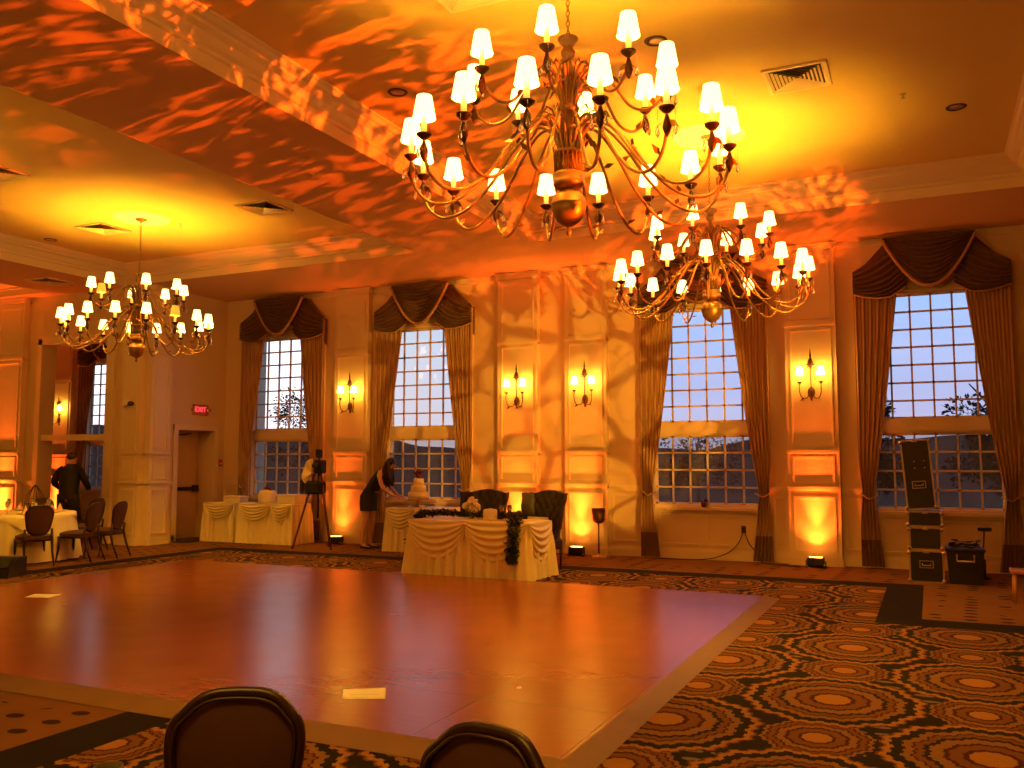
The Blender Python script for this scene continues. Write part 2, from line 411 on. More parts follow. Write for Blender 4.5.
# windows -----------------------------------------------------------------
def window(n, cx, y, dep=.25):
    root = thing('window_%d' % n, None, None, (cx, y, 0)); root['kind'] = 'structure'
    f = MB(); W = WH
    # casing
    f.box(-W - .09, -W, -.035, .02, WZ0 - .02, WZ1 + .09); f.box(W, W + .09, -.035, .02, WZ0 - .02, WZ1 + .09); f.box(-W - .09, W + .09, -.035, .02, WZ1, WZ1 + .09)
    f.box(-W, -W + .035, .0, dep, WZ0, WZ1); f.box(W - .035, W, .0, dep, WZ0, WZ1); f.box(-W, W, .0, dep, WZ1 - .035, WZ1); f.box(-W, W, .0, dep, WZ0, WZ0 + .035)
    f.build('window_frame', trimm, root)
    sl = MB(); sl.box(-W - .12, W + .12, -.09, .02, WZ0 - .05, WZ0 - .0); sl.box(-W - .09, W + .09, -.03, .0, WZ0 - .10, WZ0 - .05); sl.build('window_sill', trimm, root)
    b = MB(); b.box(-W, W, .05, .22, 2.0, 2.22); b.box(-W, W, .03, .05, 2.03, 2.19); b.build('transom_bar', trimm, root)
    for nm, z0, z1, rows, yy in (('lower_sash', WZ0 + .035, 2.0, 4, .10), ('upper_sash', 2.22, WZ1 - .035, 7, .12)):
        s = MB(); x0, x1 = -W + .035, W - .035
        t = .03
        s.box(x0, x0 + t, yy, yy + .04, z0, z1); s.box(x1 - t, x1, yy, yy + .04, z0, z1); s.box(x0, x1, yy, yy + .04, z0, z0 + t); s.box(x0, x1, yy, yy + .04, z1 - t, z1)
        for i in range(1, 6): xx = x0 + (x1 - x0) * i / 6; s.box(xx - .014, xx + .014, yy, yy + .03, z0, z1)
        for i in range(1, rows): zz = z0 + (z1 - z0) * i / rows; s.box(x0, x1, yy, yy + .03, zz - .014, zz + .014)
        so = s.build(nm, trimm, root)
        g = MB(); g.box(x0, x1, yy + .012, yy + .018, z0, z1); g.build('pane', glassm, so)
        if rows == 4: g = MB(); g.add([(x0, yy + .10, z0), (x1, yy + .10, z0), (x1, yy + .10, z1), (x0, yy + .10, z1)], [(0, 1, 2, 3)]); g.build('insect_screen', screenm, so)
    return root
for k, (c, y) in enumerate(WINS + [(-18.98, 16.3)]): window(k + 1, c, y, .25 if k < 4 else .15)

# door --------------------------------------------------------------------
dr = thing('door_1', None, None, (-13.92, 13.2, 0), PI / 2); dr['kind'] = 'structure'   # local x -> +Y, local -y -> +X
d = MB(); d.bbox(.02, .96, -.02, .04, .01, 2.19, .004); d.build('door_leaf', mat('tan_door_paint', (.66, .42, .22), .45, var=.03), dr)
d = MB(); d.bbox(.03, .86, -.09, -.05, .98, 1.05, .01); d.bbox(.80, .93, -.11, -.02, .95, 1.08, .01); d.bbox(.02, .07, -.09, -.02, .97, 1.06, .01); d.build('push_bar', blackm, dr)
d = MB(); d.bbox(.03, .30, -.09, -.02, 2.05, 2.13, .01); d.tube([(.17, -.09, 2.10), (.45, -.2, 2.12), (.75, -.03, 2.15)], .012); d.build('door_closer', blackm, dr)

# dance floor ---------------------------------------------------------------
df = thing('dance_floor', 'large glossy cherry wood dance floor with golden sloped edge on the carpet', 'dance floor', (-6.2, 7.6, 0))
mb = MB(); x0, x1, y0, y1 = -4.45, 4.40, -3.1, 3.15
mb.box(x0, x1, y0, y1, .001, .03); mb.build('wooden_surface', parquetm, df)
mb = MB(); w = .26
o = [(x0 - w, y0 - w), (x1 + w, y0 - w), (x1 + w, y1 + w), (x0 - w, y1 + w)]; i_ = [(x0, y0), (x1, y0), (x1, y1), (x0, y1)]
w2 = .02
vs = [(*p, .004) for p in o] + [(*p, .031) for p in i_]
vs[1] = (x1 + .17, y0 - w, .004); vs[2] = (x1 + .17, y1 + w2, .004); vs[3] = (x0 - w, y1 + w2, .004)
mb.add(vs, [(k, (k + 1) % 4, 4 + (k + 1) % 4, 4 + k) for k in range(4)]); mb.build('sloped_edge', edgem, df)

# ------------------------------------------------------------------ drapery
def drape_panel(side):
    """side -1 left, +1 right; x measured from window centre"""
    def edge_in(z):
        if z > 1.1: t = (z - 1.1) / 3.1; return .86 - .42 * min(1, t) ** .85
        t = (1.1 - z) / 1.1; return .86 - .12 * t
    def edge_out(z): return 1.06 + (0.0 if z > 1.1 else -.0) - (.04 * math.exp(-((z - 1.1) / .3) ** 2))
    def fn(u, v, z0, z1):
        z = z0 + (z1 - z0) * v; a, b_ = edge_out(z), edge_in(z)
        x = a + (b_ - a) * u
        gather = .30 / max(.2, a - b_)
        y = -.02 * gather * math.sin(2 * PI * 5.5 * u + .6 * math.sin(z * 1.7)) - .012 * math.sin(2 * PI * 11 * u + z)
        return (side * x, -.16 + y, z)
    return fn
def curtains(n, cx, y, words):
    root = thing('window_curtain', 'gold striped drapes with dark brown swag valance %s' % words, 'curtain', (cx, y, 0), 0, 'swagged curtains at the tall windows')
    for sd in (-1, 1):
        fn = drape_panel(sd)
        m_ = MB(); m_.surf(lambda u, v: fn(u, v, .42, 4.4), 66, 26); p = m_.build('drape_panel', stripe, root)
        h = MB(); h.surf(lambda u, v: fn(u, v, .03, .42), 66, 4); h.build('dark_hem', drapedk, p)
        t = MB(); t.tube([(sd * .80, -.185, 1.08), (sd * .93, -.22, 1.02), (sd * 1.04, -.18, 1.10)], .022, 8, flat=.5); t.build('tie_band', drapem, p)
    vroot = MB()
    def swag(x0, z0, x1, z1, D, yo, nf, pw=.8):
        def fn(u, v):
            x = x0 + (x1 - x0) * u; zt = z0 + (z1 - z0) * u
            sgm = max(0, math.sin(PI * u)) ** pw
            z = zt - v * D * (.04 + .96 * sgm) + (0)
            yy = yo - .05 * sgm * (.3 + .7 * math.sin(PI * min(1, v * .9))) - .026 * math.sin(2 * PI * nf * v) * (.3 + .7 * sgm) * min(1, 6 * v)
            return (x, yy, z)
        return fn
    def side_swag(sd):
        def fn(u, v):
            x = sd * (-1.06 + .74 * u); zt = 4.42 + .44 * min(1, u * 1.15); zb = 4.01 + .10 * (1.4 * u - .8) ** 2 + .30 * max(0, u - .7) ** 1
            sg = math.sin(PI * (.12 + .76 * u)); vv = v
            z = zt + (zb - zt) * vv - .10 * sg * math.sin(PI * vv) + .04 * (1 - sg)
            yy = -.20 - .07 * sg * (.3 + .7 * math.sin(PI * min(1, v * .85))) - .026 * math.sin(2 * PI * 8 * v + 1.2 * u) * min(1, 6 * v)
            return (x, yy, z)
        return fn
    for k, fn in enumerate((side_swag(1), side_swag(-1), swag(-.62, 4.90, .62, 4.90, .76, -.30, 11, .92))):
        m_ = MB(); m_.surf(fn, 30, 64)
        o = m_.build('valance_swag', swagm, root)
        t = MB(); t.tube([Vector(fn(i / 30, 1)) + Vector((0, -.012, 0)) for i in range(31)], .026 if k == 2 else .012, 6, flat=1); t.build('braid_trim', swagtrim, o)
    b = MB()   # heading board and jabot returns behind the swags
    b.add([(-1.05, -.16, 4.38), (-.6, -.16, 4.86), (.6, -.16, 4.86), (1.05, -.16, 4.38), (1.05, -.16, 4.15), (.5, -.16, 4.35), (-.5, -.16, 4.35), (-1.05, -.16, 4.15),
           (-1.05, -.05, 4.38), (-.6, -.05, 4.86), (.6, -.05, 4.86), (1.05, -.05, 4.38), (1.05, -.05, 4.15), (.5, -.05, 4.35), (-.5, -.05, 4.35), (-1.05, -.05, 4.15)],
          [(0, 1, 2, 3, 4, 5, 6, 7), (15, 14, 13, 12, 11, 10, 9, 8)] + [(k, (k + 1) % 8, 8 + (k + 1) % 8, 8 + k) for k in range(8)])
    b.build('valance_board', swagm, root)
    for sd in (-1, 1):   # side cascade of the valance
        c = MB()
        c.surf(lambda u, v: (sd * (1.055 - .10 * u), -.06 - .12 * u + .01 * math.sin(u * 20), 4.42 - v * (.55 - .2 * u)), 8, 8); c.build('valance_return', swagm, root)
    return root
def stripe_mat():
    m, nt, b = newmat('striped_drape'); b.inputs['Roughness'].default_value = .6
    oc = coord(nt); sep = nt.nodes.new('ShaderNodeSeparateXYZ'); nt.links.new(oc, sep.inputs[0]); x = V(nt, sep.outputs[0])
    st = (x / .05).fract().gt(.62); c = mix(nt, st, (.52, .32, .15), (.33, .17, .075)); c = mix(nt, noise(nt, oc, 14) * .4, c, (.42, .24, .10))
    nt.links.new(c, b.inputs['Base Color']); return m
stripe = stripe_mat()
words = ['at the leftmost tall window', 'at the window behind the wedding cake', 'at the window above the cables', 'at the window behind the equipment cases']
for k, (c, y) in enumerate(WINS): curtains(k, c, y, words[k])
curtains(9, -18.98, 16.3, 'seen through the opening behind the man')

# ------------------------------------------------------------------ chandeliers
def sm_curve(pts, n=6):
    """Catmull-Rom through pts"""
    P = [Vector(p) for p in pts]; P = [P[0] * 2 - P[1]] + P + [P[-1] * 2 - P[-2]]; out = []
    for i in range(1, len(P) - 2):
        for k in range(n):
            t = k / n; a, b, c, d = P[i - 1], P[i], P[i + 1], P[i + 2]
            out.append(.5 * ((2 * b) + (c - a) * t + (2 * a - 5 * b + 4 * c - d) * t * t + (3 * b - a - 3 * c + d) * t ** 3))
    out.append(P[-2]); return out
Z0 = ZT
def z_(z): return z - Z0
def make_arm(prof, lit=shadem):
    pts = sm_curve([(r, 0, z_(z)) for r, z in prof]); R, zt = prof[-1]; zt = z_(zt)
    a = MB(); a.tube(pts, [.0112] * len(pts), 6)
    for q in range(3):
        i = int(len(pts) * (.35 + .2 * q)); a.leaf(pts[i], (random.uniform(-.5, .5), random.choice((-1, 1)), random.uniform(.2, 1)), .09, .035)
    a.leaf((R, 0, zt - .05), (.6, .5, -.6), .09, .04); a.leaf((R, 0, zt - .05), (-.5, -.6, -.6), .09, .04)
    arm = a.build('arm', brassm)
    q_ = MB(); q_.ball((R, 0, zt + .20), .016, .017, .024, 8); q_.build('bulb', bulbm, arm)
    c = MB(); c.lathe([(.008, -.02), (.022, -.01), (.045, .012), (.05, .022), (.03, .02), (.012, .012)], (R, 0, zt), 12); c.build('drip_cup', darkbrass, arm)
    k = MB(); k.lathe([(.018, .015), (.018, .15)], (R, 0, zt), 10); k.build('candle_sleeve', candlem, arm)
    s = MB(); n = 16
    s.surf(lambda u, v: (R + (.073 - .025 * v) * math.cos(2 * PI * u), (.073 - .025 * v) * math.sin(2 * PI * u), zt + .12 + .145 * v), n, 1, closed=True); s.build('lamp_shade', lit, arm)
    l = MB()
    l.lathe([(0, -.16), (.018, -.13), (.028, -.10), (.02, -.06), (.008, -.02)], (R, 0, zt), 10)    # turned knob under the cup
    l.build('turned_knob', darkbrass, arm)
    for dx, dy in ((.05, .02), (-.03, -.045)):
        x = MB(); x.lathe([(.0, -.17), (.011, -.15), (.013, -.135), (.004, -.10), (.0015, -.09), (.0015, .0)], (R + dx, dy, zt + .01), 6); x.build('crystal_drop', crystal, arm)
    return arm
LOW = [(.05, 3.66), (.12, 3.84), (.24, 3.87), (.40, 3.72), (.56, 3.50), (.74, 3.34), (.90, 3.30), (1.01, 3.37), (1.055, 3.49), (1.06, 3.60)]
UPP = [(.035, 3.98), (.09, 4.18), (.18, 4.25), (.30, 4.14), (.42, 3.97), (.54, 3.93), (.64, 4.00), (.67, 4.10)]
def body(root):
    b = MB(); b.lathe([(0, 3.10), (.014, 3.112), (.02, 3.13), (.012, 3.15), (.014, 3.165), (.045, 3.18), (.078, 3.205), (.104, 3.245), (.116, 3.29), (.118, 3.315), (.122, 3.32), (.118, 3.326), (.11, 3.36), (.085, 3.395), (.05, 3.42)], (0, 0, -Z0), 24); b.build('finial_ball', brassm, root)
    b = MB(); b.lathe([(.05, 3.42), (.09, 3.435), (.106, 3.455), (.106, 3.48), (.095, 3.49), (.105, 3.51), (.105, 3.53), (.09, 3.54)], (0, 0, -Z0), 24)
    for k in range(20):
        a = 2 * PI * k / 20; b.tube([(.092 * math.cos(a), .092 * math.sin(a), z_(3.53)), (.098 * math.cos(a), .098 * math.sin(a), z_(3.68)), (.11 * math.cos(a), .11 * math.sin(a), z_(3.72))], .006, 5)
    b.lathe([(.098, 3.66), (.104, 3.665), (.104, 3.68), (.098, 3.685)], (0, 0, -Z0), 24); b.build('slatted_basket', brassm, root)
    b = MB(); b.lathe([(.085, 3.54), (.07, 3.60), (.05, 3.70), (.042, 3.93), (.06, 3.95), (.075, 3.97), (.078, 3.99), (.05, 4.01), (.036, 4.05), (.045, 4.2), (.05, 4.27), (.03, 4.30), (.02, 4.33), (.045, 4.36), (.05, 4.39), (.03, 4.42), (.045, 4.44), (.07, 4.475), (.07, 4.485), (.02, 4.49), (.01, 4.52)], (0, 0, -Z0), 20)
    for k in range(12):
        a = 2 * PI * k / 12; b.tube([(.055 * math.cos(a), .055 * math.sin(a), z_(3.6)), (.048 * math.cos(a), .048 * math.sin(a), z_(3.93))], .007, 5)
    b.build('centre_column', brassm, root)
    b = MB()
    for z, n, L, rr in ((3.74, 18, .26, .06), (4.10, 14, .22, .04), (4.0, 10, .18, .05)):
        for k in range(n):
            a = 2 * PI * (k + random.random() * .6) / n; r0 = rr; c, s_ = math.cos(a), math.sin(a)
            pts = [(c * (r0 + t * L * .7), s_ * (r0 + t * L * .7), z_(z) + .22 * math.sin(t * 2.4) * (L / .26)) for t in (0, .25, .5, .75, 1)]
            b.tube(pts, [.004, .010, .013, .009, .002], 4, flat=.3)
    b.build('leaf_spray', brassm, root)
    b = MB()
    zz = z_(4.52); k = 0
    while zz < -.06:
        M = Matrix.Translation((0, 0, zz)) @ Rz(PI / 2 * (k % 2)); b.tube([M @ Vector((.013 * math.cos(t), 0, .022 * math.sin(t))) for t in [i * PI / 4 for i in range(9)]], .0035, 5); zz += .036; k += 1
    b.build('hanging_chain', brassm, root)
    b = MB(); b.lathe([(.0, -.075), (.012, -.07), (.02, -.05), (.075, -.03), (.095, -.008), (.095, 0)], (0, 0, 0), 24); b.build('ceiling_canopy', brassm, root)
def chandelier(x, y, pl, pu, label, first=None, dim=()):
    root = thing('chandelier', label, 'chandelier', (x, y, ZT), 0, 'large brass chandeliers with small lit shades')
    if first is None:
        body(root); low = make_arm(LOW); upp = make_arm(UPP); low.parent = root; upp.parent = root
        low.rotation_euler = (0, 0, pl); upp.rotation_euler = (0, 0, pu)
    else:
        froot, flow, fupp = first
        low, upp = None, None
        for k in kids(froot):
            if k.name.split('.')[0] != 'arm': dup(k, parent=root)
        low = dup(flow, parent=root, rz=pl); upp = dup(fupp, parent=root, rz=pu)
    arms = [low, upp]
    for k in range(1, 16): arms.append(dup(low, parent=root, rz=pl + 2 * PI * k / 16))
    for k in range(1, 8): arms.append(dup(upp, parent=root, rz=pu + 2 * PI * k / 8))
    for k in dim:
        for c in kids(arms[k]):
            if c.name.startswith('lamp_shade'):
                c.data = c.data.copy(); c.data.materials[0] = shadedim; c['label'] = 'dimmer yellow shade'
    return root, low, upp
CH = [(-2.15, 5.50), (-2.20, 10.10), (-11.03, 9.90)]
first = chandelier(*CH[0], .15, .18, 'nearest and largest looking brass chandelier with shaded candle lamps, top centre')
chandelier(*CH[1], .17, -.07, 'brass chandelier hanging in front of the third window, behind the nearest one', first)
chandelier(*CH[2], .16, .2, 'brass chandelier hanging over the left side in the left ceiling tray, two yellow shades', first, dim=(16, 20))
for k, (x, y) in enumerate(CH):
    mb = MB(); mb.lathe([(.40, -.012), (.42, -.006), (.42, 0)], (x, y, ZT), 48)
    tag(mb.build('ceiling_medallion', whitem), 'round white ceiling disc above %s' % ['the nearest chandelier', 'the chandelier before the third window', 'the left tray chandelier'][k], 'ceiling medallion')

# ------------------------------------------------------------------ sconces
def sconce():
    root = thing('wall_sconce', '', 'wall lamp', (0, 0, 0), 0, 'two-light sconces on the pilasters')
    b = MB(); b.ball((0, -.02, 2.64), .055, .03, .085); b.lathe([(0, 2.50), (.012, 2.52), (.018, 2.56)], (0, -.02, 0), 8); b.build('back_plate', darkbrass, root)
    b = MB(); b.tube([(0, -.03, 2.66), (0, -.045, 2.9), (0, -.04, 3.12)], .008, 6); b.lathe([(.01, 3.02), (.035, 3.05), (.045, 3.10), (.03, 3.14), (.012, 3.18), (.018, 3.2), (.0, 3.34)], (0, -.045, 0), 10)
    b.tube([(0, -.03, 3.1), (.03, -.04, 2.95), (.08, -.05, 2.82)], .004, 5); b.tube([(0, -.03, 3.1), (-.03, -.04, 2.95), (-.08, -.05, 2.82)], .004, 5)
    for q in range(8): b.leaf((0, -.05, 3.05), (random.uniform(-1, 1), -.3, random.uniform(-.4, .6)), .09, .03)
    b.build('stem_finial', darkbrass, root)
    for sx in (-1, 1):
        a = MB(); pts = sm_curve([(0, -.03, 2.66), (sx * .06, -.07, 2.55), (sx * .13, -.11, 2.56), (sx * .16, -.13, 2.66), (sx * .155, -.13, 2.78)]); a.tube(pts, .008, 6)
        a.lathe([(.008, 2.76), (.03, 2.785), (.035, 2.80), (.012, 2.80)], (sx * .155, -.13, 0), 10)
        for q in range(2): a.leaf((sx * .1, -.1, 2.56), (sx * random.random(), -.2, -.7), .09, .03)
        arm = a.build('arm', darkbrass, root)
        c = MB(); c.lathe([(.013, 2.80), (.013, 2.92)], (sx * .155, -.13, 0), 8); c.build('candle_sleeve', candlem, arm)
        s = MB(); s.surf(lambda u, v: (sx * .155 + (.065 - .025 * v) * math.cos(2 * PI * u), -.13 + (.065 - .025 * v) * math.sin(2 * PI * u), 2.90 + .13 * v), 14, 1, closed=True); s.build('lamp_shade', scshade, arm)
        x = MB(); x.lathe([(0, -.12), (.01, -.10), (.003, -.07), (.0015, 0)], (sx * .155, -.16, 2.79), 6); x.build('crystal_drop', crystal, arm)
    return root
sc0 = sconce()
for k, (c, y, l) in enumerate([(PIL[0][0], YW, 'on the pilaster between the first and second tall windows'), (PIL[1][0], YW, 'on the left of the paired centre pilasters'),
                               (PIL[2][0], YW, 'on the right of the paired centre pilasters'), (PIL[3][0], YW, 'on the pilaster between the third and fourth tall windows'), (-20.72, 16.3, 'seen through the opening above the man')]):
    o = sc0 if k == 0 else dup(sc0)
    o.location = (c, y - .13, 0); o['label'] = 'bronze two-light wall sconce %s' % l

# ------------------------------------------------------------------ uplights
def spot(name, loc, target, energy, color, size, blend, parent=None, radius=.03):
    l = bpy.data.lights.new(name, 'SPOT'); l.energy = energy; l.color = color; l.spot_size = size; l.spot_blend = blend; l.shadow_soft_size = radius
    o = bpy.data.objects.new(name, l); COL.objects.link(o)
    d = Vector(target) - Vector(loc); o.rotation_euler = d.to_track_quat('-Z', 'Y').to_euler(); o.location = loc
    if parent: o.parent = parent; o.location = Vector(loc); 
    return o
lensm = mat('glowing_orange_lens', (.9, .4, .1), .3, var=0, emit=(1, .30, .03), estr=25)
def uplight():
    root = thing('uplight', '', 'uplight', (0, 0, 0), 0, 'orange uplights at the foot of the pilasters')
    b = MB(); b.bbox(-.12, .12, -.09, .09, .03, .15, .015); b.build('lamp_housing', blackm, root)
    b = MB(); b.tube([(-.14, 0, .012), (-.14, 0, .10)], .008, 6); b.tube([(.14, 0, .012), (.14, 0, .10)], .008, 6); b.tube([(-.14, 0, .012), (.14, 0, .012)], .008, 6); b.bbox(-.15, -.11, -.07, .07, 0, .012, .003); b.bbox(.11, .15, -.07, .07, 0, .012, .003); b.build('yoke_bracket', blackm, root)
    b = MB(); b.box(-.09, .09, -.05, .05, .149, .154); b.build('lens', lensm, root)
    return root
up0 = uplight()
UPC = (1, .125, .012)
for k, (c, y, l, e) in enumerate([(-10.33, YW, 'at the pilaster beside the tripod', 34), (-6.6, YW, 'hidden behind the high-backed chairs', 34), (-5.42, YW, 'beside the urn on a post', 34), (-1.60, YW, 'at the pilaster right of the third window', 34), (-17.3, 12.4, 'behind the dining table at the far left', 34), (-20.72, 16.3, 'in the alcove behind the man', 34)]):
    o = up0 if k == 0 else dup(up0)
    o.location = (c, y - .36, 0); o['label'] = 'small black uplight with orange beam %s' % l
    if k == 4: e *= 2.5
    spot('uplight_wash', (0, .04, .17), (0, .17, 1.4), e * 2.0, UPC, math.radians(105), 1.0, o)
    spot('uplight_beam', (0, .04, .17), (0, .19, 1.9), e * 11, UPC, math.radians(40), 1.0, o)
    spot('uplight_core', (0, .04, .17), (0, .20, 1.25), e * 2.2, (1, .26, .03), math.radians(12), 1.0, o)

# ------------------------------------------------------------------ gobo projectors
def gobo(light, kind):
    light.use_nodes = True; nt = light.node_tree; em = nt.nodes['Emission']
    n = nt.nodes.new('ShaderNodeTexCoord').outputs['Normal']; sep = nt.nodes.new('ShaderNodeSeparateXYZ'); nt.links.new(n, sep.inputs[0])
    x, y, z = [V(nt, sep.outputs[i]) for i in range(3)]
    u, v = x / z, y / z
    cb = nt.nodes.new('ShaderNodeCombineXYZ'); nt.links.new(u.s, cb.inputs[0]); nt.links.new(v.s, cb.inputs[1])
    if kind == 'branches':
        nz = noise(nt, cb.outputs[0], 8, 2, 0, 1)
        ad = nt.nodes.new('ShaderNodeVectorMath'); ad.operation = 'MULTIPLY_ADD'; nt.links.new(nz, ad.inputs[0]); ad.inputs[1].default_value = (.07, .07, 0); nt.links.new(cb.outputs[0], ad.inputs[2])
        vo = nt.nodes.new('ShaderNodeTexVoronoi'); vo.feature = 'DISTANCE_TO_EDGE'; vo.inputs['Scale'].default_value = 14; nt.links.new(ad.outputs[0], vo.inputs['Vector'])
        w = noise(nt, cb.outputs[0], 4, 1) * .12
        f = V(nt, vo.outputs[0]) - w
        v2 = nt.nodes.new('ShaderNodeTexVoronoi'); v2.feature = 'DISTANCE_TO_EDGE'; v2.inputs['Scale'].default_value = 31; nt.links.new(ad.outputs[0], v2.inputs['Vector'])
        m_ = (sstep(f, -.02, .03) * .8 + .2) * (sstep(V(nt, v2.outputs[0]) - w * .5, -.03, .03) * .5 + .5)
    else:
        nz = noise(nt, mapping(nt, cb.outputs[0], (1, 1.25, 1), (.3, .7, 0), (0, 0, .5)), 22, 3, 2.2)
        m_ = sstep(nz, .49, .55)
        e = ((u / .78) * (u / .78) + (v / .19) * (v / .19)).sqrt()
        m_ = m_ * (sstep(e, .86, 1.0) * -1 + 1)
    nt.links.new(m_.s, em.inputs['Strength'])
PX, PY, PZ = 2.6, 5.2, 2.0
def aim(az, el, d=10): a, e = math.radians(az), math.radians(el); return (PX + d * math.cos(a) * math.cos(e), PY + d * math.sin(a) * math.cos(e), PZ + d * math.sin(e))
s = spot('gobo_projector_light', (PX, PY, PZ), aim(150, 21), 11000, (1, .11, .004), math.radians(76), .05); gobo(s.data, 'flames')
s = spot('gobo_projector_light', (PX + .3, PY, PZ), (-5.75, 14.5, 2.85), 4300, (1, .44, .035), math.radians(25), .2); gobo(s.data, 'branches')
# added point lights standing in for unseen chandeliers behind and beside the camera
for k, (x, y) in enumerate(((-2.15, .9), (-11.0, 5.2), (-11.0, .6), (-18.7, 8))):
    l = bpy.data.lights.new('chandelier_stand_in_light', 'POINT'); l.energy = (150, 120, 70, 60)[k]; l.color = (1, .48, .05); l.shadow_soft_size = .5
    o = bpy.data.objects.new('chandelier_stand_in_light', l); COL.objects.link(o); o.location = (x, y, 4.3)

# ------------------------------------------------------------------ ceiling fittings
def vent():
    root = thing('ceiling_vent', '', 'ceiling vent', (0, 0, 0), 0, 'square louvred ceiling vents')
    f = MB(); W = .30
    for a in ((-W, W, -W, -W + .035), (-W, W, W - .035, W), (-W, -W + .035, -W, W), (W - .035, W, -W, W)): f.box(a[0], a[1], a[2], a[3], -.02, 0)
    f.build('vent_frame', trimm, root)
    l = MB()
    for q in range(4):
        M = Rz(PI / 2 * q)
        for i in range(7):
            r = .265 - i * .037; l.add([(-r, -r, -.016), (r, -r, -.016), (r - .02, -r + .022, -.002), (-r + .02, -r + .022, -.002)], [(0, 1, 2, 3), (3, 2, 1, 0)][:1], False, 0, M)
    l.build('louvres', trimm, root)
    p = MB(); p.box(-.265, .265, -.265, .265, -.0015, -.0005); p.build('duct_opening', blackm, root)
    return root
v0 = vent()
for k, (x, y, z, l) in enumerate([(-1.05, 8.87, ZT, 'in the right tray, right of the chandeliers'), (-8.87, 10.22, ZT, 'in the left tray near its right edge'), (-12.07, 10.07, ZT, 'in the left tray behind the left chandelier'), (-10.95, 7.42, ZT, 'at the left edge of the photo'), (-3.21, 6.0, ZT, 'at the top edge beside the nearest chandelier'), (-14.94, 11.33, ZS, 'in the soffit above the left opening')]):
    o = v0 if k == 0 else dup(v0)
    o.location = (x, y, z - .001); o['label'] = 'square louvred ceiling vent %s' % l
def can():
    root = thing('recessed_light', '', 'recessed light', (0, 0, 0), 0, 'recessed ceiling downlights, switched off')
    r = MB(); r.lathe([(.075, -.001), (.078, -.008), (.10, -.006), (.105, 0)], (0, 0, 0), 24); r.build('trim_ring', darkbrass, root)
    r = MB(); r.lathe([(.02, -.012), (.05, -.006), (.074, -.002)], (0, 0, 0), 16); r.build('reflector', chromem, root)
    return root
c0 = can()
for k, (x, y, z, l) in enumerate([(-4.81, 7.51, ZT, 'left of the nearest chandelier'), (-2.10, 7.54, ZT, 'just right of the nearest chandelier hub'), (.39, 10.37, ZT, 'near the right corner of the right tray'), (-7.70, 6.86, ZT, 'at the right edge of the left tray, nearer one'), (-7.70, 9.43, ZT, 'at the right edge of the left tray, farther one'), (-13.5, 10.21, ZT, 'near the left edge of the left tray')]):
    o = c0 if k == 0 else dup(c0)
    o.location = (x, y, z - .001); o['label'] = 'round recessed downlight %s' % l
for k, (x, y, l) in enumerate([(-.12, 9.76, 'in the right tray near the recessed light'), (-10.7, 10.4, 'in the left tray beside the chandelier canopy')]):
    mb = MB(); mb.lathe([(0, -.05), (.025, -.045), (.008, -.03), (.012, -.012), (.035, -.006), (.035, 0)], (x, y, ZT), 12)
    tag(mb.build('sprinkler_head', chromem), 'small sprinkler head %s' % l, 'sprinkler')

# ------------------------------------------------------------------ door-wall fittings
ex = thing('exit_sign', 'red lit exit sign with arrow on the wall above the door', 'exit sign', (-13.5, 13.76, 2.62), PI / 2)
b = MB(); b.bbox(-.20, .20, -.06, 0, -.11, .11, .01); b.build('sign_box', mat('sign_housing', (.55, .2, .1), .4), ex)
b = MB(); b.lathe([(.02, -.06), (.05, -.06), (.06, -.12)], (0, 0, 0), 10, 0, Matrix.Translation((-.27, -.05, .0)) @ Matrix.Rotation(PI / 2, 4, 'X'))
b.tube([(-.2, -.03, .0), (-.27, -.05, 0)], .01); b.lathe([(.02, -.06), (.05, -.06), (.06, -.12)], (0, 0, 0), 10, 0, Matrix.Translation((.27, -.05, .0)) @ Matrix.Rotation(PI / 2, 4, 'X')); b.tube([(.2, -.03, .0), (.27, -.05, 0)], .01); b.build('emergency_lamp', darkbrass, ex)
redlit = mat('red_lit_letters', (.9, .1, .1), .4, var=0, emit=(1, .05, .07), estr=1.7)
cu = bpy.data.curves.new('exit_text', 'FONT'); cu.body = 'EXIT'; cu.size = .15; cu.extrude = .004; cu.align_x = 'CENTER'; cu.align_y = 'CENTER'
to = bpy.data.objects.new('exit_text', cu); COL.objects.link(to)
bpy.context.view_layer.update()
me = bpy.data.meshes.new_from_object(to.evaluated_get(bpy.context.evaluated_depsgraph_get())); bpy.data.objects.remove(to)
me.materials.clear(); me.materials.append(redlit)
lo = bpy.data.objects.new('exit_letters', me); COL.objects.link(lo); lo.parent = ex; lo.rotation_euler = (PI / 2, 0, 0); lo.location = (-.03, -.065, 0)
b = MB(); b.add([(.165, -.063, .025), (.165, -.063, -.025), (.19, -.063, 0)], [(0, 1, 2)]); b.build('arrow', redlit, ex)
fa = thing('fire_alarm_pull', 'small red fire alarm pull station right of the exit door', 'fire alarm', (-13.5, 14.36, 1.54), PI / 2)
b = MB(); b.bbox(-.055, .055, -.05, 0, -.07, .07, .008); b.build('alarm_box', redm, fa); b = MB(); b.bbox(-.035, .035, -.062, -.048, -.03, .0, .004); b.build('pull_handle', whitem, fa)
sp = thing('motion_sensor_lamp', 'small white emergency lamp box on the pier left of the door', 'wall lamp', (-13.8, 12.27, 2.68))
b = MB(); b.bbox(-.09, .03, -.09, 0, -.06, .06, .01); b.build('lamp_box', whitem, sp); b = MB(); b.ball((.09, -.06, -.01), .055, .06, .045); b.build('lamp_head', darkbrass, sp)
mm = thing('door_mat', 'dark rectangular mat in front of the exit door', 'mat', (-13.27, 13.7, 0)); b = MB(); b.bbox(-.20, .20, -.6, .6, 0, .012, .003); b.build('mat_pile', blackfab, mm)
b = MB(); b.bbox(-.18, .18, -.58, .58, .012, .014, .001); b.build('mat_inlay', blackfab, mm)

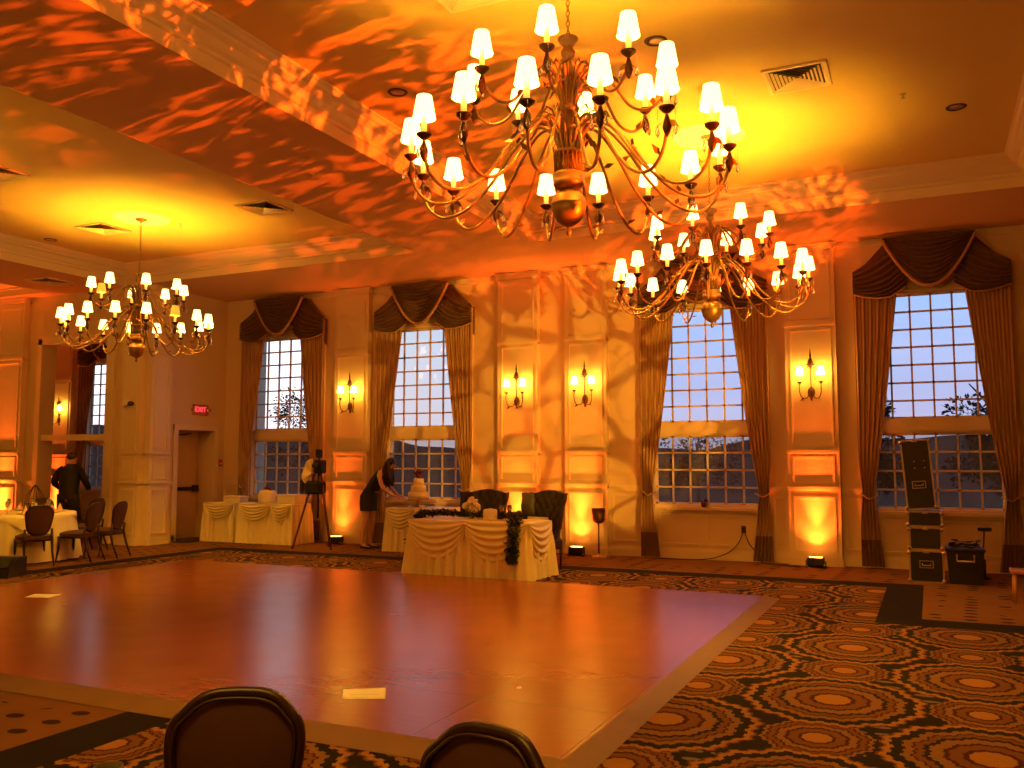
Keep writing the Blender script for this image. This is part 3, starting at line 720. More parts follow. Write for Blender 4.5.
# ------------------------------------------------------------------ tables with skirts
def skirt(mb, hx, hy, zt, flare, waves, amp, z0=.01, M=None, top=True):
    per = []; n = 420; P = 4 * (hx + hy)
    for k in range(n):
        s_ = P * k / n
        if s_ < 2 * hx: p = (-hx + s_, -hy, 0, -1)
        elif s_ < 2 * hx + 2 * hy: p = (hx, -hy + s_ - 2 * hx, 1, 0)
        elif s_ < 4 * hx + 2 * hy: p = (hx - (s_ - 2 * hx - 2 * hy), hy, 0, 1)
        else: p = (-hx, hy - (s_ - 4 * hx - 2 * hy), -1, 0)
        per.append(p)
    def fn(u, v):
        k = int(round(u * n)) % n; x, y, nx, ny = per[k]; t = v
        w = flare * t + amp * min(1, t * 3) * (math.sin(k / n * waves * 2 * PI) + .5 * math.sin(k / n * waves * 2 * PI * 1.73 + 1))
        cx = max(0, 1 - (hx - abs(x)) / .1) if abs(ny) else 1; cy = max(0, 1 - (hy - abs(y)) / .1) if abs(nx) else 1
        ex_ = nx if abs(nx) else (math.copysign(cx, x) if cx > 0 else 0); ey = ny if abs(ny) else (math.copysign(cy, y) if cy > 0 else 0)
        return (x + ex_ * w, y + ey * w, zt + (z0 - zt) * t)
    mb.surf(fn, n, 8, True, 0, M, closed=True)
    if top: mb.bbox(-hx - .004, hx + .004, -hy - .004, hy + .004, zt - .02, zt + .004, .006, 0, M)
def swag_cloth(mb, x0, x1, y, zt, D, nf=6, out=.05, M=None):
    def fn(u, v):
        sg = max(0, math.sin(PI * u)) ** .7; x = x0 + (x1 - x0) * u + .05 * (x1 - x0) * math.sin(2 * PI * u) * -v
        z = zt - v * D * (.10 + .90 * sg)
        return (x, y - .012 - out * sg * math.sin(PI * min(1, .15 + v * .85)) - .018 * math.sin(2 * PI * nf * v + 2 * u) * (.2 + .8 * sg) * min(1, 5 * v), z)
    mb.surf(fn, 34, 48, True, 0, M)
def swag_table(name, label, cat, cx, cy, hx, hy, zt, rz, swags, D, flare=.05, waves=26, group=None, cl=None):
    cl = cl or cloth
    root = thing(name, label, cat, (cx, cy, 0), rz, group)
    t = MB(); t.bbox(-hx + .01, hx - .01, -hy + .01, hy - .01, zt - .045, zt - .022, .004); t.build('tabletop', redwood, root)
    for sx in (-1, 1):
        for sy in (-1, 1): l = MB(); l.tube([(sx * (hx - .1), sy * (hy - .08), 0), (sx * (hx - .1), sy * (hy - .08), zt - .04)], .015, 8); l.build('leg', chromem, root)
    s_ = MB(); skirt(s_, hx, hy, zt, flare, waves * 1.5, .022); sk = s_.build('pleated_skirt', cl, root)
    for (a, b_, side) in swags:
        m_ = MB()
        M = None if side == 'f' else (Matrix.Translation((hx, 0, 0)) @ Rz(PI / 2) if side == 'r' else Matrix.Translation((-hx, 0, 0)) @ Rz(-PI / 2))
        swag_cloth(m_, a, b_, -hy - .02 if side == 'f' else -.02, zt + .004, D, 6, .05, M); m_.build('swag', cl, root)
    return root
# sweetheart table
sh = swag_table('sweetheart_table', 'ivory draped head table with swags and dark greenery at the dance floor edge', 'table', -5.78, 11.28, .92, .38, .76, math.radians(-3), [(-.94, .02, 'f'), (-.02, .94, 'f'), (-.36, .36, 'r'), (-.36, .36, 'l')], .60, .08, 22)
k = MB(); k.lathe([(0, .0), (.03, .01), (.035, .03), (.02, .045), (0, .05)], (0, -.43, .70), 10); k.build('swag_rosette', cloth, sh)
# garland on the table
g = MB(); MT = TR(-5.78, 11.28, 0, math.radians(-3))
path = [(-.95, -.30, .45), (-.95, -.2, .66), (-.93, -.1, .80), (-.8, .1, .82), (-.45, .12, .82), (0, .1, .80), (.35, .05, .81), (.6, -.1, .82), (.74, -.3, .82), (.78, -.43, .78), (.79, -.48, .62), (.78, -.49, .40), (.77, -.49, .27)]
pc = sm_curve(path, 10)
for i, p in enumerate(pc):
    for q in range(20):
        d = Vector((random.uniform(-1, 1), random.uniform(-1, 1), random.uniform(-.3, 1) if i < 95 else random.uniform(-1, .4)))
        w_ = .05 if i < 90 else .07
        pp = p + Vector((random.uniform(-w_, w_), random.uniform(-.04, .04), random.uniform(-.02, .03)))
        g.leaf(pp, d, random.uniform(.04, .09), random.uniform(.02, .04), 0, MT)
g.tube(pc, .012, 5, 0, MT)
tag(g.build('greenery_garland', greenm), 'dark green leafy garland lying along the head table and hanging over its front', 'garland')
def flowerball(mb, c, r, n, s_=.05, M=None):
    for _ in range(n):
        d = Vector((random.gauss(0, 1), random.gauss(0, 1), random.gauss(0, 1))).normalized(); p = Vector(c) + d * r * random.uniform(.7, 1)
        mb.ball(p, s_ * random.uniform(.7, 1.1), None, s_ * .6, 8, 0, M)
fv = thing('bridal_bouquet', 'cream flower bouquet standing at the left back of the head table', 'flowers', (-6.05, 11.55, .764)); b = MB(); flowerball(b, (0, 0, .17), .12, 60, .04); b.build('blooms', cakem, fv); b = MB(); b.lathe([(.05, 0), (.06, .01), (.045, .05), (.06, .12), (.05, .12)], (0, 0, 0), 14); b.build('vase', cakem, fv)
cj = thing('candle_jar', 'squat cream candle jar in the middle of the head table', 'candle', (-5.60, 11.25, .764)); b = MB(); b.lathe([(.085, 0), (.10, .02), (.10, .13), (.085, .15), (.075, .15), (.075, .12), (0, .12)], (0, 0, 0), 18); b.build('jar', cakem, cj); b = MB(); b.lathe([(.03, .12), (.03, .16), (0, .16)], (0, 0, 0), 10); b.build('candle', clothw, cj)
rr = thing('red_rose', 'single dark red rose among the greenery on the head table', 'flower', (-5.15, 11.22, .80)); b = MB(); flowerball(b, (0, 0, .07), .035, 14, .03); b.build('petals', redrose, rr); b = MB(); b.tube([(0, 0, -.02), (0, 0, .06)], .006, 5); b.build('stem', greenm, rr)
def wineglass(h=.2, r=.035):
    root = thing('wine_glass', '', 'glass'); b = MB()
    b.lathe([(.032, 0), (.03, .004), (.004, .01), (.004, h * .45), (r * .8, h * .6), (r, h * .75), (r * .85, h), (r * .82, h), (r * .95, h * .75), (r * .7, h * .61), (0, h * .5)], (0, 0, 0), 14); b.build('bowl', crystal, root)
    return root
wg = wineglass()
wgl = [(-5.52, 11.45, .764, 'wine glass standing right behind the candle jar on the head table'), (-5.42, 11.5, .764, 'second wine glass behind the candle jar, nearer the right high-backed chair')]
for k, (x, y, z, l) in enumerate(wgl):
    o = wg if k == 0 else dup(wg)
    o.location = (x, y, z); o['label'] = l

# tufted wing chairs
def wing_chair():
    root = thing('wing_chair', '', 'chair', (0, 0, 0), 0, 'dark tufted high-backed chairs at the head table')
    def back(u, v):
        a = (u - .5) * 2; hw = .30 + .09 * v
        x = a * hw; top = 1.12 + .03 * math.cos(a * PI) * 1 + (.02 if abs(a) > .85 else 0)
        z = .42 + (top - .42) * v; wing = max(0, abs(a) - .72) / .28
        y = .10 + .10 * v - wing * .26 * (1 - .35 * v) + .010 * math.cos(a * PI * 6) * math.cos(v * PI * 7)
        return (x, y, z)
    b = MB(); b.surf(back, 40, 30); b.surf(lambda u, v: tuple(Vector(back(1 - u, v)) + Vector(((.5 - u) * -.03, .07, 0))), 40, 30)
    b.surf(lambda u, v: tuple(Vector(back(u, 1)) * (1 - v) + (Vector(back(u, 1)) + Vector(((u - .5) * .03, .07, 0))) * v), 40, 1)
    for e in (0, 1): b.surf(lambda u, v: tuple(Vector(back(e, u)) * (1 - v) + (Vector(back(e, u)) + Vector(((e - .5) * .03, .07, 0))) * v), 30, 1)
    n = b
    for i in range(5):
        for j in range(5): p = Vector(back(.2 + .15 * i, .3 + .15 * j)); n.ball(p + Vector((0, -.008, 0)), .010, n=6)
    bk = b.build('tufted_back', velvet, root)
    b = MB(); b.bbox(-.30, .30, -.42, .14, .30, .46, .04); b.build('seat', velvet, root)
    for sx in (-1, 1):
        for sy in (-.36, .12): l = MB(); l.tube([(sx * .25, sy, 0), (sx * .26, sy, .32)], [.014, .026], 8); l.build('leg', woodd, root)
    return root
wc = wing_chair(); wc.location = (-6.22, 12.24, 0); wc.rotation_euler = (0, 0, .10); wc['label'] = 'dark tufted high-backed chair at the left half of the head table'
w2 = dup(wc, (-5.24, 12.24, 0), -.22, 'dark tufted high-backed chair with ivory cushion at the right half of the head table')
pw = thing('seat_cushion', 'small ivory cushion on the right high-backed chair', 'cushion', (-5.26, 12.08, .462), -.2); b = MB(); b.surf(lambda u, v: ((u - .5) * .36, .04 + .03 * math.sin(PI * v), .02 + v * .28), 10, 10); b.surf(lambda u, v: ((u - .5) * .36, .04 - .07 * math.sin(PI * u) * math.sin(PI * v), .02 + v * .28), 12, 12); b.build('cushion_cover', clothw, pw)
b = MB(); b.tube([(-.18, .04, .02), (.18, .04, .02), (.18, .04, .30), (-.18, .04, .30), (-.18, .04, .02)], .008, 5); b.build('piping', cloth, pw)

# cake table
ct = swag_table('cake_table', 'ivory draped table under the second window carrying the wedding cake', 'table', -8.10, 13.72, .58, .36, .76, 0, [(-.58, 0, 'f'), (0, .58, 'f'), (-.34, .34, 'l')], .40, .05, 24)
ck = thing('wedding_cake', 'three tier ivory wedding cake with dark flowers on top', 'cake', (-8.28, 13.76, .766))
b = MB(); b.lathe([(.16, 0), (.15, .01), (.03, .03), (.03, .10), (.22, .12), (.23, .135), (.0, .135)], (0, 0, 0), 24); b.build('cake_stand', chromem, ck)
zc = .135
for r, h in ((.185, .13), (.14, .12), (.095, .12)):
    b = MB(); b.lathe([(r, zc), (r, zc + h - .01), (r - .01, zc + h), (0, zc + h)], (0, 0, 0), 28)
    for q in range(22): a = 2 * PI * q / 22; b.ball((r * math.cos(a), r * math.sin(a), zc + .012), .012, n=6)
    b.build('tier', cakem, ck); zc += h
b = MB(); flowerball(b, (0, 0, zc + .04), .06, 24, .035); 
for q in range(30): b.leaf((0, 0, zc + .05), (random.uniform(-1, 1), random.uniform(-1, 1), random.uniform(.1, 1.5)), .13, .04)
b.build('flower_topper', redrose, ck)
tr = thing('serving_tray', 'flat silver tray on the cake table beside the bending woman', 'tray', (-8.53, 13.60, .766)); b = MB(); b.lathe([(.11, 0), (.125, .01), (.13, .02), (.12, .018), (.0, .008)], (0, 0, 0), 24); b.build('tray_plate', chromem, tr)
b = MB(); b.lathe([(.135, .018), (.13, .022), (.125, .018)], (0, 0, 0), 24); b.build('tray_rim', chromem, tr)
cup = thing('small_bowl', 'small white bowl on the cake table in front of the tray', 'bowl', (-8.05, 13.50, .766)); b = MB(); b.lathe([(.03, 0), (.05, .03), (.055, .05), (.05, .05), (0, .02)], (0, 0, 0), 14); b.build('bowl_body', whitem, cup)

# gift tables at the far left window
swag_table('gift_table', 'ivory swagged table standing nearest the exit door', 'table', -12.66, 13.80, .38, .30, .76, 0, [(-.38, .38, 'f'), (-.28, .28, 'l')], .34, .04, 20, 'gift tables under the first window')
swag_table('gift_table', 'ivory swagged table beside the tripod under the first window', 'table', -11.52, 13.80, .62, .30, .76, 0, [(-.62, .16, 'f'), (.16, .62, 'f')], .36, .04, 20, 'gift tables under the first window')
gb = thing('gift_box', 'small ivory box on the gift table nearest the exit door', 'box', (-12.50, 13.80, .766)); b = MB(); b.bbox(-.20, .20, -.13, .13, 0, .11, .01); b.build('box_body', clothw, gb); b = MB(); b.bbox(-.21, .21, -.14, .14, .09, .125, .01); b.build('box_lid', clothw, gb)
gc = thing('card_holder', 'round cream card drum with dark flowers on top on the gift table', 'card box', (-11.72, 13.80, .766)); b = MB(); b.lathe([(.15, 0), (.17, .03), (.175, .18), (.15, .24), (.05, .26), (0, .26)], (0, 0, 0), 24); b.build('drum_body', cakem, gc); b = MB(); flowerball(b, (0, 0, .27), .05, 12, .03); flowerball(b, (.08, 0, .25), .03, 6, .03); b.build('flower_lid', redrose, gc)
gd = thing('gift_box', 'large ivory box at the tripod end of the gift table', 'box', (-11.16, 13.82, .766)); b = MB(); b.bbox(-.22, .22, -.15, .15, 0, .16, .01); b.build('box_body', clothw, gd); b = MB(); b.bbox(-.23, .23, -.16, .16, .13, .175, .01); b.build('box_lid', clothw, gd)

# tripod
tp = thing('camera_tripod', 'tall dark red three-legged tripod with camera and pale reflector by the first pilaster', 'tripod', (-10.12, 13.30, 0))
for x, y in ((-.42, -.18), (.36, -.08), (.02, .34)):
    l = MB(); l.tube([(x, y, 0), (x * .12, y * .12, 1.42)], [.016, .022], 8); lg = l.build('leg', redwood, tp); l = MB(); l.lathe([(.025, 0), (.022, .04)], (x, y, 0), 8); l.build('rubber_foot', blackm, lg)
b = MB(); b.tube([(0, 0, .55), (0, 0, 1.72)], .018, 8); b.lathe([(.05, 1.38), (.06, 1.42), (.03, 1.46)], (0, 0, 0), 12); b.build('centre_post', blackm, tp)
b = MB(); b.bbox(-.03, .16, -.12, .02, 1.36, 1.60, .02); b.lathe([(.045, 0), (.045, .12)], (0, 0, 0), 12, 0, Matrix.Translation((.07, -.12, 1.5)) @ Matrix.Rotation(PI / 2, 4, 'X')); b.bbox(-.05, .05, -.05, .05, 1.64, 1.80, .015); b.build('camera_body', blackm, tp)
b = MB(); b.bbox(-.22, .12, -.14, .10, .98, 1.22, .04); b.build('gear_bag', blackfab, tp)
b = MB(); b.bbox(-.40, -.31, -.05, .05, 1.0, 1.26, .02); b.build('battery_pack', blackm, tp)
b = MB(); b.surf(lambda u, v: (-.06 - .24 * v * math.cos((u - .35) * 2.4), -.10 - .03 * math.sin(9 * u), 1.34 + .26 * v * math.sin((u - .35) * 2.4) + .02), 18, 6); b.surf(lambda u, v: (-.06 - .24 * v * math.cos((.65 - u) * 2.4), -.085 - .03 * math.sin(9 * (1 - u)), 1.34 + .26 * v * math.sin((.65 - u) * 2.4) + .02), 18, 6); b.build('reflector_fan', cloth, tp)

# urn stand
ur = thing('urn_on_post', 'dark urn on a thin post beside the uplight of the right centre pilaster', 'stand', (-5.02, 14.12, 0))
b = MB(); b.lathe([(.13, 0), (.12, .02), (.03, .035), (.015, .06)], (0, 0, 0), 18); b.build('base', chromem, ur)
b = MB(); b.lathe([(.014, .05), (.014, .56)], (0, 0, 0), 10); b.build('post', darkbrass, ur)
b = MB(); b.lathe([(.04, .55), (.085, .57), (.10, .62), (.115, .80), (.105, .80), (.09, .62), (0, .60)], (0, 0, 0), 20); b.build('bowl', darkbrass, ur)

# ------------------------------------------------------------------ road cases, bin, pedal, stool
def roadcase(w, d, h, handles, latch=True):
    root = thing('road_case', '', 'equipment case', (0, 0, 0)); t = .022
    b = MB(); b.box(-w / 2 + .008, w / 2 - .008, -d / 2 + .008, d / 2 - .008, .008, h - .008); b.build('case_body', blackm, root)
    e = MB()
    for x in (-w / 2, w / 2 - t):
        for y in (-d / 2, d / 2 - t): e.box(x, x + t, y, y + t, 0, h)
    for z in (0, h - t):
        for y in (-d / 2, d / 2 - t): e.box(-w / 2, w / 2, y, y + t, z, z + t)
        for x in (-w / 2, w / 2 - t): e.box(x, x + t, -d / 2, d / 2, z, z + t)
    for x in (-w / 2, w / 2):
        for z in (0, h): e.ball((x * .97, -d / 2 + .01, z + (.03 if z == 0 else -.03)), .028, n=8)
    e.build('metal_edging', chromem, root)
    for z in handles:
        q = MB(); q.frame(-.085, .085, z - .05, z + .05, -d / 2 + .004, .012, .012); q.tube([(-.05, -d / 2 - .012, z + .01), (-.05, -d / 2 - .03, z - .01), (.05, -d / 2 - .03, z - .01), (.05, -d / 2 - .012, z + .01)], .008, 6); q.build('handle', chromem, root)
    if latch:
        q = MB(); q.bbox(-.035, .035, -d / 2 - .012, -d / 2 + .002, h - .035, h + .0, .004); q.build('latch', chromem, root)
    return root
CX, CY = -.09, 13.18
stack = [(.42, .42, .42, [.24], 'bottom black road case with aluminium edges and a handle in the stack'), (.40, .40, .30, [], 'middle black road case of the stack under the fourth window'), (.42, .42, .21, [], 'shallow black road case third from the floor in the stack')]
z = 0
for w, d, h, hs, l in stack:
    o = roadcase(w, d, h, hs); o.location = (CX, CY, z); o['label'] = l; z += h + .001
o = roadcase(.36, .30, .93, [.33]); o.location = (CX - .03, CY, z + .012); o.rotation_euler = (0, math.radians(-4), 0); o['label'] = 'tall black road case standing tilted on top of the stack, before the window'
n_ = MB(); [n_.ball((x, -.152, zz), .010, n=6) for x in (-.03, .09) for zz in (.55, .64)]; q = n_.build('rivets', chromem, o)
bi = thing('plastic_bin', 'black plastic equipment bin with metal handle beside the road cases', 'bin', (.37, 13.20, 0))
b = MB(); x0, x1 = .19, .22
b.add([(-x0, -.17, 0), (x0, -.17, 0), (x0, .17, 0), (-x0, .17, 0), (-x1, -.20, .44), (x1, -.20, .44), (x1, .20, .44), (-x1, .20, .44)], [(3, 2, 1, 0), (4, 5, 6, 7), (0, 1, 5, 4), (1, 2, 6, 5), (2, 3, 7, 6), (3, 0, 4, 7)]); b.build('bin_body', blackm, bi)
b = MB(); b.bbox(-.235, .235, -.215, .215, .42, .455, .01); b.build('rim', blackm, bi)
b = MB(); b.tube([(-.10, -.21, .38), (-.10, -.24, .30), (.10, -.24, .30), (.10, -.21, .38)], .012, 8); b.build('handle', chromem, bi)
cb = thing('cable_coil', 'loose tangle of cables heaped on the black bin', 'cable', (.37, 13.20, .457)); b = MB()
pts = [(.17 * math.cos(t * 1.3) * (1 + .1 * math.sin(t)), .12 * math.sin(t * 1.3), .012 + .04 * abs(math.sin(t * .8)) + (.05 if t > 14 else 0)) for t in [i * .3 for i in range(60)]]
b.tube(pts, .009, 6); b.build('coiled_cable', blackm, cb); b = MB(); b.tube(sm_curve([(-.15, 0, .02), (-.05, -.03, .07), (.08, .02, .05), (.16, .02, .13), (.18, .05, .06)]), .008, 6); b.build('pale_cable', chromem, cb)
st = thing('floor_stand', 'short black microphone stand with round head behind the black bin', 'stand', (.60, 13.75, 0))
b = MB(); b.lathe([(.10, 0), (.10, .02), (.03, .04)], (0, 0, 0), 14); b.build('base', blackm, st); b = MB(); b.tube([(0, 0, .03), (.0, 0, .26)], .035, 8); b.build('clutch', blackm, st)
b = MB(); b.tube([(0, 0, .2), (.03, 0, .66)], .010, 8); b.build('pole', blackm, st); b = MB(); b.bbox(-.05, .12, -.05, .05, .64, .69, .01); b.build('head', blackm, st)
so = thing('low_stool', 'small orange-brown wooden stool at the right edge near the carpet band', 'stool', (.98, 11.75, 0))
b = MB(); b.bbox(-.20, .20, -.16, .16, .32, .36, .01); b.build('seat', mat('honey_wood', (.5, .22, .07), .4, var=.2), so)
for x in (-.15, .15):
    for y in (-.11, .11): b = MB(); b.tube([(x * 1.1, y * 1.1, 0), (x, y, .33)], .018, 8); b.build('leg', MATS['honey_wood'], so)
ow = thing('wall_outlet', 'small dark wall socket under the third window', 'outlet', (-2.72, YW, .50)); b = MB(); b.bbox(-.035, .035, -.012, 0, -.055, .055, .004); b.build('cover_plate', darkbrass, ow); b = MB(); b.bbox(-.02, .02, -.05, -.01, -.03, .03, .006); b.build('plug', blackm, ow)
b = MB(); b.tube(sm_curve([(-2.72, YW - .045, .47), (-2.80, YW - .08, .28), (-2.98, YW - .10, .12), (-3.3, YW - .12, .02), (-3.75, YW - .2, .01), (-4.1, YW - .18, .01)]), .008, 6); tag(b.build('power_cord', blackm), 'dark power cord falling left from the wall socket to the carpet', 'cord')
b = MB(); b.tube(sm_curve([(-2.70, YW - .045, .47), (-2.62, YW - .08, .28), (-2.48, YW - .10, .13), (-2.36, YW - .36, .03), (-2.0, YW - .42, .01), (-1.82, YW - .42, .012)]), .008, 6); tag(b.build('power_cord', blackm), 'dark power cord looping right from the wall socket to the uplight', 'cord')
bo = thing('sill_pot', 'little dark red pot on the sill of the third window', 'pot', (-3.34, YW - .035, WZ0)); b = MB(); b.lathe([(.03, 0), (.045, .03), (.05, .08), (.04, .08), (0, .05)], (0, 0, 0), 14); b.build('pot_body', redrose, bo); b = MB()
for q in range(22): b.leaf((0, 0, .07), (random.uniform(-1, 1), random.uniform(-.4, .4), random.uniform(.2, 1)), .09, .025)
b.build('dried_leaves', redrose, bo)
bb = thing('floor_monitor', 'low black floor speaker box beside the dance floor at the left edge', 'speaker', (-11.72, 8.27, 0), math.radians(20)); b = MB()
b.add([(-.3, -.2, 0), (.3, -.2, 0), (.3, .2, 0), (-.3, .2, 0), (-.3, -.17, .12), (.3, -.17, .12), (.3, .0, .26), (-.3, .0, .26), (.3, .2, .26), (-.3, .2, .26)], [(3, 2, 1, 0), (0, 1, 5, 4), (4, 5, 6, 7), (7, 6, 8, 9), (2, 3, 9, 8), (1, 2, 8, 6, 5), (0, 4, 7, 9, 3)]); b.build('cabinet', blackm, bb)
b = MB(); b.add([(-.27, -.165, .13), (.27, -.165, .13), (.27, -.012, .257), (-.27, -.012, .257)], [(0, 1, 2, 3)]); q = b.build('grille', blackfab, bb); q.location = (0, -.006, .008)
# paper signs taped on the dance floor
for k, (pts, l) in enumerate([([(-3.56, 4.97), (-3.31, 5.10), (-3.46, 5.34), (-3.70, 5.18)], 'white paper sheet taped on the dance floor, the nearer one'), ([(-9.46, 7.03), (-9.18, 7.13), (-9.28, 7.36), (-9.58, 7.25)], 'white paper sheet lying on the far left of the dance floor')]):
    c = Vector((sum(p[0] for p in pts) / 4, sum(p[1] for p in pts) / 4, .031))
    r = thing('paper_sheet', l, 'paper', c); b = MB(); top = [(p[0] - c.x, p[1] - c.y, .002) for p in pts]; bot = [(a, b2, 0) for a, b2, _ in top]
    b.add(bot + top, [(3, 2, 1, 0), (4, 5, 6, 7)] + [(i, (i + 1) % 4, 4 + (i + 1) % 4, 4 + i) for i in range(4)]); b.build('sheet', paperm, r)
    t = MB()
    for q in range(2):
        a, b2 = Vector(top[0]) * (.62 - .5 * q) + Vector(top[3]) * (.38 + .5 * q), Vector(top[1]) * (.62 - .5 * q) + Vector(top[2]) * (.38 + .5 * q)
        a, b2 = a.lerp(b2, .15), a.lerp(b2, .85); dd = (Vector(top[3]) - Vector(top[0])) * .03
        t.add([a + Vector((0, 0, .0005)), b2 + Vector((0, 0, .0005)), b2 + dd + Vector((0, 0, .0005)), a + dd + Vector((0, 0, .0005))], [(0, 1, 2, 3)])
    t.build('printed_lines', mat('faint_print', (.55, .45, .3), .7), r)

# ------------------------------------------------------------------ banquet chairs
def banquet_chair():
    root = thing('banquet_chair', '', 'chair')
    def outline(a, hw=.205, z0=.48, z1=.885):
        """closed outline of the shield shaped back, a in 0..1"""
        t = a * 2 * PI; c, s_ = math.cos(t), math.sin(t)
        ex = lambda q, p: math.copysign(abs(q) ** p, q)
        zc = (z0 + z1) / 2; h = (z1 - z0) / 2
        z = zc + h * ex(s_, .55); w = hw * (.70 + .30 * (z - z0) / (z1 - z0)) 
        if s_ > 0: z += .022 * math.exp(-(c / .45) ** 2) - .01 * math.exp(-((abs(c) - .62) / .18) ** 2)
        x = w * ex(c, .55)
        y = .20 + (z - .5) * .20 - .0 + (x / hw) ** 2 * -.035
        return Vector((x, y, z))
    n = 64; cen = Vector((0, .24, .70))
    def pad(u, v, off, bul):
        p = outline(u); q = cen.lerp(p, v * .94); q.y = .20 + (q.z - .5) * .20 + (q.x / .235) ** 2 * -.035
        q.y += off * 1 + bul * (1 - v * v) ; return tuple(q)
    b = MB(); b.surf(lambda u, v: pad(u, v, -.012, -.025), n, 8, closed=True); b.surf(lambda u, v: pad(1 - u, v, .014, .008), n, 8, closed=True); b.build('backrest_pad', chairfab, root)
    b = MB(); pts = [outline(i / n) for i in range(n)]; pts.append(pts[0]); b.tube(pts, .016, 8, cap=False, flat=1.2); fr = b.build('back_frame', woodd, root)
    b = MB(); b.tube([p + Vector((0, -.022, 0)) + (cen - p) * .05 for p in pts], .006, 6, cap=False); b.build('piping', woodd, fr)
    b = MB(); b.surf(lambda u, v: (0.235 * math.copysign(abs(math.cos(2 * PI * u)) ** .5, math.cos(2 * PI * u)) * min(1, v * 1.0), -.02 + .225 * math.copysign(abs(math.sin(2 * PI * u)) ** .5, math.sin(2 * PI * u)) * v, .485 - .035 * v ** 4), 40, 8, closed=True)
    b.surf(lambda u, v: (0.235 * math.copysign(abs(math.cos(2 * PI * u)) ** .5, math.cos(2 * PI * u)), -.02 + .225 * math.copysign(abs(math.sin(2 * PI * u)) ** .5, math.sin(2 * PI * u)), .45 - .05 * v), 40, 1, closed=True); b.build('seat', chairfab, root)
    b = MB(); b.bbox(-.225, .225, -.235, .195, .37, .405, .01); b.build('seat_frame', woodd, root)
    for sx in (-1, 1):
        l = MB(); l.tube([(sx * .215, -.25, 0), (sx * .205, -.215, .20), (sx * .205, -.21, .40)], [.012, .018, .022], 8); l.build('leg', woodd, root)
        l = MB(); l.tube([(sx * .20, .33, 0), (sx * .195, .24, .22), (sx * .195, .19, .42), (sx * .185, .21, .56)], [.012, .018, .022, .018], 8); l.build('leg', woodd, root)
    return root
bc = banquet_chair(); GRP = 'brown banquet chairs'
R_, F_ = Vector((.9057, .4239)), Vector((-.4239, .9057))
def cw(l, d): return R_ * l + F_ * d     # room point from sideways / forward distance to the camera spot
tc = cw(-.78, 1.25)   # near table centre (just below the picture)
def face(p, q): return math.atan2(q[1] - p[1], q[0] - p[0]) + PI / 2
near = [(cw(-.80, 2.45), 'brown wood-framed chair back at the bottom edge, left of centre'), (cw(-.21, 2.12), 'brown wood-framed chair back at the bottom edge, centre')]
for k, (p, l) in enumerate(near):
    o = bc if k == 0 else dup(bc)
    o.location = (p.x, p.y, 0); o.rotation_euler = (0, 0, [math.radians(25) + .04, math.radians(25) - .62][k]); o['label'] = l; o['group'] = GRP
def round_table(x, y, r, label, skirt_len=.74, cl=cloth):
    root = thing('round_table', label, 'table', (x, y, 0))
    b = MB(); b.lathe([(r - .01, .715), (r, .72), (r, .74), (r - .01, .745)], (0, 0, 0), 48); b.build('tabletop', redwood, root)
    b = MB(); b.lathe([(.28, 0), (.26, .03), (.05, .06), (.04, .71), (.2, .715)], (0, 0, 0), 20); b.build('pedestal', darkbrass, root)
    b = MB()
    def fn(u, v):
        if v <= .3: q = v / .3 * (r + .01); return (q * math.cos(2 * PI * u), q * math.sin(2 * PI * u), .75)
        t = (v - .3) / .7; w = r + .012 + .10 * t + .03 * t * math.sin(2 * PI * u * 15) + .012 * t * math.sin(2 * PI * u * 34)
        return (w * math.cos(2 * PI * u), w * math.sin(2 * PI * u), .75 - t * skirt_len)
    b.surf(fn, 180, 20, closed=True); b.build('tablecloth_drape', cl, root)
    return root
round_table(tc.x, tc.y, .70, 'near round guest table just below the bottom edge of the photo', .5)
ng = dup(wg, (*cw(-.86, 1.96), .751), 0, 'clear stemmed glass on the near table at the bottom left edge')
# far left dining table
DT = (-13.5, 9.78)
dt = round_table(DT[0], DT[1], .88, 'ivory round dining table with place settings at the far left', .73)
b = MB()
def ovl(u, v):
    a = u * 2 * PI; q = 1.0; s_ = .90; k = max(abs(math.cos(a)), abs(math.sin(a))); L = .95 / k
    d = v * L; r0 = .895
    if d < r0: return (d * math.cos(a), d * math.sin(a), .753)
    dd = d - r0; return ((r0 + .014 + dd * .12) * math.cos(a), (r0 + .014 + dd * .12) * math.sin(a), .753 - dd * .98)
b.surf(ovl, 96, 20, closed=True); tt = b.build('overlay_cloth', cloth, dt); tt.rotation_euler = (0, 0, .5)
far = [(cw(-7.30, 13.75), 'brown banquet chair with its back to us, at the front of the far left table'), (cw(-6.90, 14.35), 'brown banquet chair at the right front of the far left table'), (cw(-6.72, 14.9), 'brown banquet chair in side view at the right end of the far left table'),
       (cw(-8.05, 13.75), 'brown banquet chair cut by the left edge of the photo'), (cw(-8.42, 15.95), 'dark chair back behind the flowers at the far left table'), (cw(-7.50, 15.80), 'dark chair back at the far left table below the man')]
for k, (p, l) in enumerate(far):
    o = dup(bc, (p.x, p.y, 0), face(p, DT) + (0, .1, -.35, 0, 0, 0)[k], l); o['group'] = GRP
lan = thing('lantern_centerpiece', 'dark wire lantern centrepiece on the far left dining table', 'lantern', (*cw(-7.85, 14.75), .754))
b = MB()
for q in range(8):
    a = 2 * PI * q / 8; b.tube([(.10 * math.cos(a), .10 * math.sin(a), .0), (.15 * math.cos(a), .15 * math.sin(a), .12), (.13 * math.cos(a), .13 * math.sin(a), .26), (.04 * math.cos(a), .04 * math.sin(a), .40), (.0, 0, .44)], .006, 5)
b.lathe([(.11, 0), (.11, .012)], (0, 0, 0), 16); b.tube([(.15 * math.cos(t), .15 * math.sin(t), .13) for t in [i * PI / 8 for i in range(17)]], .005, 5); b.build('wire_cage', darkbrass, lan)
